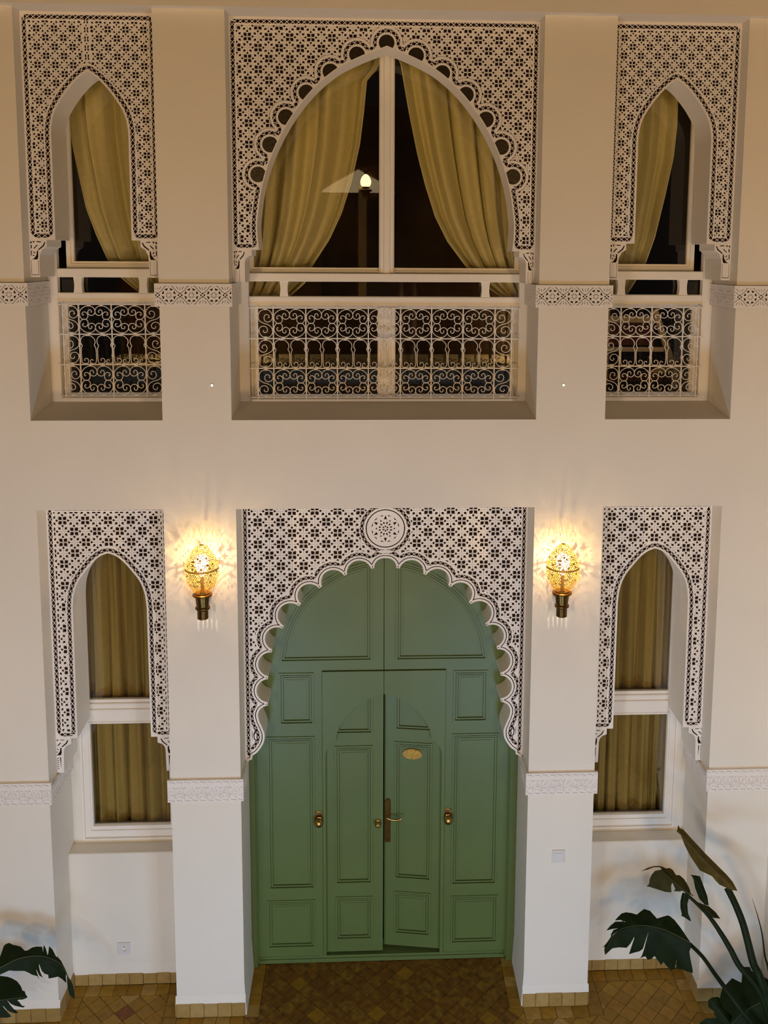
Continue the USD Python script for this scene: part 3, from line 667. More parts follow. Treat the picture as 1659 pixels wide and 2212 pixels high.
for i, x in enumerate((.155, .262)):
    p = Thing('bed_post', f'turned dark bed post behind the upper middle slot, {"left" if i == 0 else "right"} of the pair', 'bed post', (x, 1.5, 4.1), 'turned posts inside the upper middle room')
    pr = [(.05, 0), (.05, .5), (.03, .52), (.045, .6), (.045, .72), (.028, .74), (.04, .80), (.045, .92), (.03, 1.0), (.045, 1.05), (.02, 1.12), (0, 1.14)]
    p.part('turned_post', lathe(MB(), pr, 16, (x, 1.5, 4.1)), 'dark_wood', smooth=40)
bw = Thing('brass_bowl', 'shiny brass bowl on the floor behind the upper middle grille', 'bowl', (.55, .95, 4.10))
bw.part('bowl', lathe(MB(), [(0, .01), (.05, .0), (.06, .02), (.10, .06), (.13, .12), (.12, .18), (.10, .20), (.115, .21), (.10, .215), (.09, .2)], 24, (.55, .95, 4.10)), 'brass', smooth=40)
bw.part('foot', lathe(MB(), [(0, 0), (.06, 0), (.05, .02), (0, .02)], 20, (.55, .95, 4.10)), 'brass', smooth=40)

# ================================================================== wrought iron grilles
CS = [(735, 440), (725, 458), (708, 445), (712, 408), (755, 390), (803, 425), (812, 490), (780, 532), (730, 540), (680, 510), (655, 440), (665, 370), (720, 310), (780, 280), (830, 272), (890, 285), (940, 330), (953, 390), (930, 440), (880, 461), (830, 440), (815, 392), (838, 352), (872, 358), (887, 388), (872, 402)]
CS = [((x - 640) / 625, (y - 245) / 585) for x, y in CS]
SS = [(512, 428), (530, 442), (541, 408), (505, 370), (457, 380), (434, 430), (452, 490), (510, 514), (570, 490), (604, 430), (590, 350), (540, 295), (470, 275), (390, 290), (335, 340), (316, 420), (335, 480), (400, 528), (480, 552), (550, 585), (594, 640), (604, 720), (560, 785), (490, 812), (410, 795), (350, 740), (332, 670), (355, 615), (410, 592), (470, 607), (504, 660), (482, 708), (440, 716), (413, 685), (430, 668)]
SS = [((x - 305) / 315, (y - 245) / 585) for x, y in SS]
AS = [(738, 1356), (724, 1338), (740, 1314), (780, 1312), (805, 1350), (790, 1400), (742, 1422), (692, 1400), (676, 1340), (672, 1130), (697, 1060), (674, 1030), (666, 960), (690, 900), (748, 866), (805, 860), (868, 880), (925, 940), (935, 1010), (916, 1055), (946, 1120), (952, 1340), (930, 1400), (874, 1420), (836, 1385), (846, 1336), (882, 1334), (890, 1356)]
AS = [((x - 648) / 305, (y - 840) / 590) for x, y in AS]
def grille(label, bars, rails, xa, xb):
    y = .372; t = Thing('window_grille', label, 'window grille', ((xa + xb) / 2, y, rails[-1]), 'scrolled iron grilles of the upper windows')
    R = .0062
    for x in bars: t.part('upright_bar', MB().cbox(x - .0042, x + .0042, y - .005, y + .005, rails[-1] - .018, rails[0] + .014, .0015), 'iron')
    for z in rails: t.part('cross_bar', MB().cbox(xa, xb, y - .004, y + .010, z - .0042, z + .0042, .0015), 'iron')
    cl = MB()
    def collar(x, z, hor): a, b = (.0115, .0068) if hor else (.0072, .0105); cl.cbox(x - a, x + a, y - .008, y + .007, z - b, z + b, .003)
    def scroll(L, x0, x1, z0, z1, mx=False, mz=False):
        P = [(x0 + ((1 - u) if mx else u) * (x1 - x0), y, z1 - ((1 - v) if mz else v) * (z1 - z0)) for u, v in L]
        t.part('scroll', tube(MB(), smoothline(P, 70), .0032, 6), 'iron', smooth=True)
    n = len(bars)
    for r_ in range(3):
        z1, z0 = rails[r_], rails[r_ + 1]
        for k in range(n - 1):
            x0, x1 = bars[k], bars[k + 1]
            if k in (0, n - 2): scroll(SS, x0, x1, z0, z1, mx=(r_ == 1) != (k != 0)); collar((x0 + x1) / 2, z1 - .008, True); collar((x0 + x1) / 2, z0 + .008, True); [collar(x0 if k == 0 else x1, z0 + f * (z1 - z0), False) for f in (.26, .70)]
            elif r_ != 1:
                for mx in (False, True):
                    for mz in (False, True): scroll(CS, x0, x1, z0, z1, mx, mz)
                for f in (.31, .69): collar(x0 + f * (x1 - x0), z1 - .006, True); collar(x0 + f * (x1 - x0), z0 + .006, True)
            else:
                m = (x0 + x1) / 2; scroll(AS, x0, m, z0, z1); scroll(AS, m, x1, z0, z1)
                for f in (.25, .75): collar(x0 + f * (x1 - x0), z1 - .006, True)
                for f in (.16, .34, .66, .84): collar(x0 + f * (x1 - x0), z0 + .004, True)
            if 0 < k: [collar(x0, z0 + f * (z1 - z0), False) for f in (.30, .69)]
    t.part('collars', cl, 'iron', kind='stuff')
grille('cream scrolled iron grille in the upper left window', [-2.171, -2.066, -1.848, -1.624, -1.515], [4.975, 4.774, 4.567, 4.352], -2.205, -1.445)
grille('long cream scrolled iron grille in the wide upper middle window', [-.868, -.762, -.541, -.327, -.115, .106, .319, .536, .756, .873], [4.955, 4.746, 4.541, 4.339], -.926, .926)
grille('cream scrolled iron grille in the upper right window', [1.525, 1.632, 1.849, 2.071, 2.178], [4.967, 4.764, 4.556, 4.350], 1.450, 2.208)

# ================================================================== the green door
dr = Thing('door_1', 'tall green panelled double gate with arched top and an inner wicket door left ajar', kind='structure', loc=(0, .44, 0))
DY = .440
def panelled(poly, panels, depth=.05, y=DY, fr=XZ, mould=.034):
    """A leaf with framed panels: beads round a sunk field with a raised middle."""
    body = ext(MB(), poly.difference(unary_union(panels)), y, y + depth, fr)
    out = []
    for p in panels:
        B = lambda e: p.buffer(-e, join_style=2)
        mb = MB()
        for e0, e1, dy in ((-.004, .010, -.007), (.010, .017, .006), (.017, .027, -.001), (.027, .034, .012), (.034, .050, .005)): ext(mb, B(e0).difference(B(e1)), y + dy, y + .03, fr)
        ext(mb, B(.050), y + .002, y + .03, fr); out.append(mb)
    return body, out
R_ = lambda x0, x1, z0, z1: sbox(x0, z0, x1, z1)
wick = R_(-.449, .452, .0, 2.326)
for s, nm in ((-1, 'left'), (1, 'right')):
    X = lambda a, b: (min(s * a, s * b), max(s * a, s * b))
    gate = R_(*X(.002, .94), .070, 3.42).difference(wick)
    tp = Polygon([(s * a, z) for a, z in ((.089, 2.398), (.747, 2.396))] + [(s * a, z) for a, z in smoothline([(.747, 2.42), (.735, 2.492), (.716, 2.595), (.662, 2.733), (.582, 2.861), (.473, 2.968), (.385, 3.028), (.287, 3.083), (.165, 3.124), (.089, 3.135)], 30)]).buffer(0)
    pn = [tp, R_(*X(.512, .757), 1.919, 2.308), R_(*X(.510, .848), .622, 1.820), R_(*X(.512, .862), .142, .526)]
    body, ps = panelled(gate, pn)
    g = dr.part('gate_leaf', body, 'green')
    for p in ps: dr.part('panel', p, 'green', under=g)
    kn = lathe(MB(), [(0, .070), (.018, .068), (.031, .055), (.034, .042), (.028, .028), (.016, .014), (.024, .008), (.034, .004), (.036, 0)], 20, (s * .478, DY, 1.170), '-y')
    kp = dr.part('door_knob', kn, 'brass', under=g, smooth=40, label='large round brass knob')
    bp = MB(); lathe(bp, [(0, .008), (.036, .008), (.041, .004), (.041, 0)], 20, (0, 0, 0), '-y'); v, f = bp.arr; v[:, 2] *= 1.35; v += (s * .478, DY, 1.186)
    dr.part('knob_plate', MB().add(v, f), 'brass_dark', under=g, smooth=40)
# arched surround of the wicket, fixed to the gate
half = [(.0, 2.147), (.100, 2.116), (.207, 2.049), (.289, 1.953), (.331, 1.884), (.346, 1.82), (.347, 1.790), (.382, 1.774), (.384, 1.766), (.415, 1.728), (.424, 1.695), (.426, 1.65), (.426, .07)]
arc = smoothline(half[:7], 26).tolist() + half[6:]
opening = Polygon([(-a, z) for a, z in arc[::-1]] + arc[1:]).buffer(0)
sur = R_(-.447, .450, .07, 2.322).difference(opening.union(R_(-.426, .426, 0, .2)))
for a, b in ((-.447, -.0015), (.0015, .450)): dr.part('wicket_surround', ext(MB(), sur.intersection(R_(a, b, 0, 3)), DY - .014, DY + .02), 'green')
# wicket leaves: the left closed, the right swung a little inwards
def leaf(s, fr):
    lf = R_(*sorted((s * .0025, s * .440)), .078, 2.20); X = lambda a, b: sorted((s * a, s * b))
    pn = [R_(*X(.084, .352), 1.826, 2.19), R_(*X(.084, .356), .634, 1.727), R_(*X(.084, .354), .178, .524)]
    body, ps = panelled(lf, pn, y=0, fr=fr); g = dr.part('wicket_leaf', body, 'green')
    for p in ps: dr.part('panel', p, 'green', under=g)
    return g
frL = (np.array([0, DY + .024, 0.0]),) + XZ[1:]
gl = leaf(-1, frL)
ang = math.radians(8.0); hx = .440
U = np.array([math.cos(ang), -math.sin(ang), 0]); Nn = np.array([math.sin(ang), math.cos(ang), 0])
O = np.array([hx, DY + .024, 0]) - U * hx
gr = leaf(1, (O, U, np.array([0, 0, 1.0]), Nn))
def onleaf(mb):
    v, f = mb.arr; return MB().add(O + np.outer(v[:, 0], U) + np.outer(v[:, 1], Nn) + np.outer(v[:, 2], [0, 0, 1.0]), f)
kn = lathe(MB(), [(0, .052), (.014, .050), (.022, .040), (.024, .030), (.015, .016), (.014, .010), (.023, .006), (.026, 0)], 18, (-.042, DY + .024, 1.122), '-y')
dr.part('small_knob', kn, 'brass', under=gl, smooth=40, label='small round brass knob')
pl = MB(); ext(pl, Polygon([(.013, .93), (.047, .93), (.049, 1.255), (.040, 1.27), (.022, 1.27), (.012, 1.255)]).buffer(.003), -.010, 0)
dr.part('handle_plate', onleaf(pl), 'brass_dark', under=gr, label='long brass handle plate')
hd = MB(); tube(hd, [(.033, -.008, 1.145), (.033, -.050, 1.145)], .008, 8); tube(hd, smoothline([(.033, -.050, 1.147), (.06, -.054, 1.140), (.10, -.055, 1.139), (.128, -.052, 1.145), (.138, -.046, 1.155)], 16), .0075, 8)
dr.part('lever', onleaf(hd), 'brass', under=gr, smooth=50, label='brass lever handle')
pq = MB(); el = affinity.scale(Point(.212, 1.640).buffer(1, 16), .072, .040).intersection(sbox(.10, 1.598, .33, 1.682)); ext(pq, el, -.007, 0); ext(pq, el.buffer(-.008), -.009, -.006)
dr.part('oval_plaque', onleaf(pq), 'plaque', under=gr, label='oval brass plaque')
# frame and threshold
for x0, x1 in ((-.985, -.938), (.930, .992)):
    mb = MB().cbox(x0, x1, .415, .50, .0, 3.45, .006); dr.part('frame_post', mb, 'green')
    q = x1 if x0 < 0 else x0; dr.part('frame_bead', MB().cbox(q - .010, q + .010, .430, .50, .03, 3.45, .004), 'green')
dr.part('threshold', MB().cbox(-.938, .930, .448, .60, 0, .030, .006), 'green')
dr.part('inner_step', MB().box(-.93, .93, .462, .62, .030, .050), 'green')

# ================================================================== sconces
def make_sconce(loc, label, cat, bulb='bulb'):
    """Origin at the foot of the shade; the wall is at +0.135 in Y."""
    t = Thing('wall_sconce', label, cat, loc, 'pierced brass egg lamps beside the green door'); o = np.array(loc)
    zr = smoothline([(.0, .045), (.04, .077), (.09, .100), (.145, .109), (.20, .102), (.25, .081), (.285, .057), (.310, .031), (.325, .004)], 41)
    rows, n = 34, 46; mb = MB(); hole = .74
    def P(k, a): z, r = np.interp(k * 40 / rows, np.arange(41), zr[:, 0]), np.interp(k * 40 / rows, np.arange(41), zr[:, 1]); t_ = 2 * math.pi * a / n; return o + (r * math.cos(t_), r * math.sin(t_), z)
    rg = np.random.default_rng(4)
    for k in range(rows):
        off = .5 * (k % 2)
        for j in range(n):
            a0 = j + off; c = [P(k, a0), P(k, a0 + 1), P(k + 1, a0 + 1), P(k + 1, a0)]; m = sum(c) / 4
            if k in (0, 16, rows - 1) or rg.random() < .06: mb.add(c, [(0, 1, 2, 3)]); continue
            h = hole * rg.uniform(.80, 1.08); m2 = m + (c[1] - c[0]) * rg.uniform(-.10, .10) + (c[3] - c[0]) * rg.uniform(-.10, .10); q = [m2 + (x - m) * h for x in c]
            mb.add(c + q, [(i, (i + 1) % 4, 4 + (i + 1) % 4, 4 + i) for i in range(4)])
    t.part('shade', mb, 'brass_shade')
    t.part('filament', lathe(MB(), [(0.001, .190), (.0045, .192), (.0055, .202), (.0045, .214), (.001, .216)], 10, loc), bulb, smooth=True)
    t.part('bulb_glass', lathe(MB(), [(.012, .11), (.018, .13), (.040, .170), (.047, .20), (.042, .228), (.022, .250), (.001, .258)], 20, loc), 'bulb_glass', smooth=True)
    t.part('bulb_holder', lathe(MB(), [(.001, -.02), (.012, -.02), (.012, .05), (.010, .11), (.001, .112)], 12, loc), 'brass_dark', smooth=40)
    prof = [(.020, -.004), (.045, .004), (.058, -.002), (.064, -.006), (.064, -.014), (.056, -.018), (.047, -.022), (.040, -.085), (.041, -.088), (.048, -.094), (.048, -.104), (.041, -.110), (.036, -.114), (.0355, -.128)]
    t.part('socket', lathe(MB(), prof, 32, loc), 'brass_dark', smooth=35)
    # slotted foot of the socket, with a small lamp in it that throws rays on the wall
    mb = MB(); k = 120; R = .0355
    for j in range(k):
        a0, a1 = 2 * math.pi * j / k, 2 * math.pi * (j + 1) / k; am = math.degrees((a0 + a1) / 2)
        slot = 58 < am < 122 and (j % 4 == 1)
        pc = lambda a, z: o + (R * math.cos(a), R * math.sin(a), z)
        for z0, z1 in (((-.147, -.128), (-.170, -.166)) if slot else ((-.170, -.128),)): mb.add([pc(a0, z0), pc(a1, z0), pc(a1, z1), pc(a0, z1)], [(0, 1, 2, 3)])
    lathe(mb, [(.0355, -.170), (.033, -.172), (0.001, -.172)], 32, loc); t.part('slotted_foot', mb, 'brass_dark')
    t.part('foot_lamp', lathe(MB(), [(.0005, -.1165), (.002, -.117), (.002, -.119), (.0005, -.1195)], 10, loc), 'bulb_low' if bulb == 'bulb' else 'brass_dark', smooth=True)
    ar = MB(); tube(ar, [o + (0, .04, -.06), o + (0, .135, -.06)], .012, 10); lathe(ar, [(0.001, .112), (.03, .114), (.034, .122), (.034, .136)], 20, o + (0, 0, -.06), 'y')
    t.part('wall_arm', ar, 'brass_dark', smooth=40); return t
sc = make_sconce((-1.187, -.135, 3.142), 'glowing pierced brass egg lamp on the wall left of the green door', 'wall lamp')
copy(sc, (1.159, -.135, 3.128), 'glowing pierced brass egg lamp on the wall right of the green door', 'wall lamp', 'pierced brass egg lamps beside the green door')
far = Thing('wall_lantern', 'lamp with a dark bronze holder across the courtyard, mirrored in the upper window', 'wall lamp', (-.134, YF + .10, 6.36))
fl_ = (-.134, YF + .10, 6.36)
far.part('glass_shade', lathe(MB(), [(.05, .0), (.082, .05), (.085, .10), (.06, .16), (.02, .20), (.001, .21)], 20, fl_), 'bulb_far', smooth=True)
far.part('holder', lathe(MB(), [(.02, .25), (.03, .23), (.02, .20)], 16, fl_), 'brass_dark', smooth=40)
far.part('holder', lathe(MB(), [(.055, .01), (.055, -.02), (.10, -.04), (.10, -.055), (.065, -.07), (.05, -.14), (.035, -.19), (.012, -.21), (.003, -.26)], 20, fl_), 'brass_dark', smooth=40)

# small lights on the wall between the storeys
for sx, x, nm in ((-1, -1.121, 'left'), (1, 1.161, 'right')):
    l = Thing('wall_light', f'tiny round light on the plaster between the storeys, above the {nm} brass lamp', 'light', (x, 0, 4.478), 'tiny lights on the plaster between the storeys')
    l.part('collar', lathe(MB(), [(.012, -.004), (.012, .001), (.009, .006), (.0085, .004)], 16, (x, 0, 4.478), '-y'), 'plastic', smooth=40)
    l.part('lens', lathe(MB(), [(.0085, .002), (.007, .007), (.001, .009)], 14, (x, 0, 4.478), '-y'), 'led', smooth=True)

# ================================================================== carved friezes on the piers
def rosette_holes(L, h, pitch, ox):
    out = []; c = h / 2
    for k in range(-1, int(L / pitch) + 2):
        x = ox + k * pitch; P = lambda r, t: (x + r * math.sin(t), c + r * math.cos(t))
        for j in range(8):
            t = j * math.pi / 4 + math.pi / 8; s = .36
            out.append(Polygon([P(.0125, t - .30), P(.0125, t + .30), P(.022, t)]))
            r0 = .036
            out.append(Polygon([P(r0 - .006, t), P(r0 + .004, t - .24), P(r0 + .010, t - .20), P(r0 + .006, t), P(r0 + .010, t + .20), P(r0 + .004, t + .24)]))
        out.append(Polygon([P(.054, -.07), P(.054, .07), P(.048, 0)])); out.append(Polygon([P(.054, math.pi - .07), P(.054, math.pi + .07), P(.048, math.pi)]))
        for sx in (-1, 1):
            for sz in (-1, 1):
                B = lambda u, v: (x + sx * u, c + sz * v); e = pitch / 2
                pts = [(e - .006, .012), (e - .022, .026), (e - .036, .041), (e - .046, .054), (e - .056, .057)]
                ln = LineString([B(*p) for p in pts]); out.append(ln.buffer(.0016, cap_style=2))
                out.append(Polygon([B(e - .004, .0), B(e - .012, .0075), B(e - .016, 0)]))
                out.append(Polygon([B(e, .005), B(e - .007, .011), B(e, .016)]))
        xe = x + pitch / 2
        for sz in (-1, 1):
            B = lambda u, v: (xe + u, c + sz * v)
            out.append(Polygon([B(-.0014, .030), B(.0014, .030), B(.0014, .050), B(-.0014, .050)]))
            for s2 in (-1, 1): out.append(Polygon([B(s2 * .010, .036), B(s2 * .012, .034), B(s2 * .024, .052), B(s2 * .020, .053)]))
    return [p.buffer(0) for p in out]
def arabesque_holes(L, h, pitch, ox):
    out = []; ln = lambda pts, w=.0019: LineString(pts).buffer(w, cap_style=2, quad_segs=2)
    n = int(L / .05) + 2
    for k in range(-1, n):
        x = ox + k * .052
        for z, s in ((h - .014, 1), (.012, 1)):
            out.append(ln([(x, z + .009), (x + .010, z), (x + .034, z), (x + .044, z - .010)]))
    for k in range(-1, int(L / pitch) + 2):
        x = ox + .02 + k * pitch; z = .058
        A = lambda pts, w=.0022: out.append(ln([(x + u, z + v) for u, v in pts], w))
        for s in (-1, 1):
            A([(s * .012, .050), (s * .030, .036), (s * .026, .014), (s * .040, -.006)]); A([(s * .004, .036), (s * .011, .018), (s * .006, .0)]); A([(s * .016, .006), (s * .024, -.006), (s * .038, -.014)])
            A([(s * .006, -.012), (s * .014, -.022)], .003); A([(s * .050, -.010), (s * .046, .012), (s * .054, .034), (s * .064, .050)], .0026); A([(s * .030, .048), (s * .046, .044)])
            A([(s * .022, -.026), (s * .034, -.024)], .003)
        A([(0, .052), (0, .040)], .0028); A([(0, .026), (0, .006)], .0022)
        x += pitch / 2
        A([(0, .048), (-.006, .030), (.006, .010), (0, -.006)], .0024); A([(-.016, .044), (-.020, .018), (-.012, -.014)], .0024); A([(.016, .044), (.020, .018), (.012, -.014)], .0024); A([(-.006, -.020), (.006, -.026)], .0034)
    return out
def frieze(label, x0, x1, z0, z1, sides, holes_fn, pitch, ox, ground, depth=.40, door=None, zr=None):
    d = .020; h = z1 - z0; t = Thing('carved_frieze', label, 'carved frieze', ((x0 + x1) / 2, 0, z0), 'carved plaster friezes on the piers')
    dl, dr_ = (.20 if door == 'l' else depth), (.20 if door == 'r' else depth); hl, hr = (h if zr is None or door == 'l' else zr - z0), (h if zr is None or door == 'r' else zr - z0)
    frs = [('front', h, x1 - x0, (np.array([x0, -d, z0]), np.array([1, 0, 0.0]), np.array([0, 0, 1.0]), np.array([0, 1.0, 0])))]
    if 'l' in sides: frs.append(('left', hl, dl - .001, (np.array([x0, dl, z0]), np.array([0, -1.0, 0]), np.array([0, 0, 1.0]), np.array([1.0, 0, 0]))))
    if 'r' in sides: frs.append(('right', hr, dr_ - .001, (np.array([x1, .001, z0]), np.array([0, 1.0, 0]), np.array([0, 0, 1.0]), np.array([-1.0, 0, 0]))))
    for s_, xe in (('l', x0), ('r', x1)):
        if s_ in sides: a_, b_ = (xe, xe + .0063) if s_ == 'l' else (xe - .0063, xe); t.part('corner', MB().box(a_, b_, -d + .0051, .0005, z0, z0 + h), 'carved')
    for nm, h, L, fr in frs:
        pl = sbox(0, 0, L, h); fld = sbox(.004, .007, L - .004, h - .007)
        hs = [g for q in holes_fn(L, h, pitch, ox if nm == 'front' else .03) for g in polys(fld.intersection(q)) if g.area > 6e-6]
        t.part('carved_face' if nm == 'front' else 'carved_return', ext(MB(), carve(pl, hs), 0, .005, fr=fr, strip=.05, back=False), 'carved')
        t.part('frieze_ground' if nm == 'front' else 'return_ground', ext(MB(), sbox(.0065, .002, L - .0065, h - .002), .0052, .0195, fr=fr, back=True), ground if nm == 'front' else ('carved' if ground == 'carved' else 'frieze_brown'))
M['frieze_brown'] = mat('frieze_ground_brown', (0.10, 0.05, 0.02), 0.85, 0.2, 20)
UZ, LZ = (4.984, 5.130), (1.622, 1.780)
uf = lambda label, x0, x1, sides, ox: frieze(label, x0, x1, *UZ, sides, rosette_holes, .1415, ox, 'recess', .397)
lf = lambda label, x0, x1, sides, ox, door=None: frieze(label, x0, x1, *LZ, sides, arabesque_holes, .152, ox, 'carved', .437, door, 1.742)
uf('cream carved rosette frieze at the far left of the upper storey', XL, -2.255, 'r', .0735)
uf('cream carved rosette frieze on the pilaster between the upper left and middle windows', -1.468, -.980, 'lr', .091)
uf('cream carved rosette frieze on the pilaster between the upper middle and right windows', .962, 1.464, 'lr', .108)
uf('cream carved rosette frieze at the far right of the upper storey', 2.262, XR, 'l', .106)
lf('white carved leaf frieze on the pier at the far left of the lower storey', XL, -2.246, 'r', .03)
lf('white carved leaf frieze on the pilaster left of the green door', -1.473, -.962, 'lr', .06, 'r')
lf('white carved leaf frieze on the pilaster right of the green door', .970, 1.470, 'lr', .06, 'l')
lf('white carved leaf frieze on the pier at the far right of the lower storey', 2.236, XR, 'l', .03)

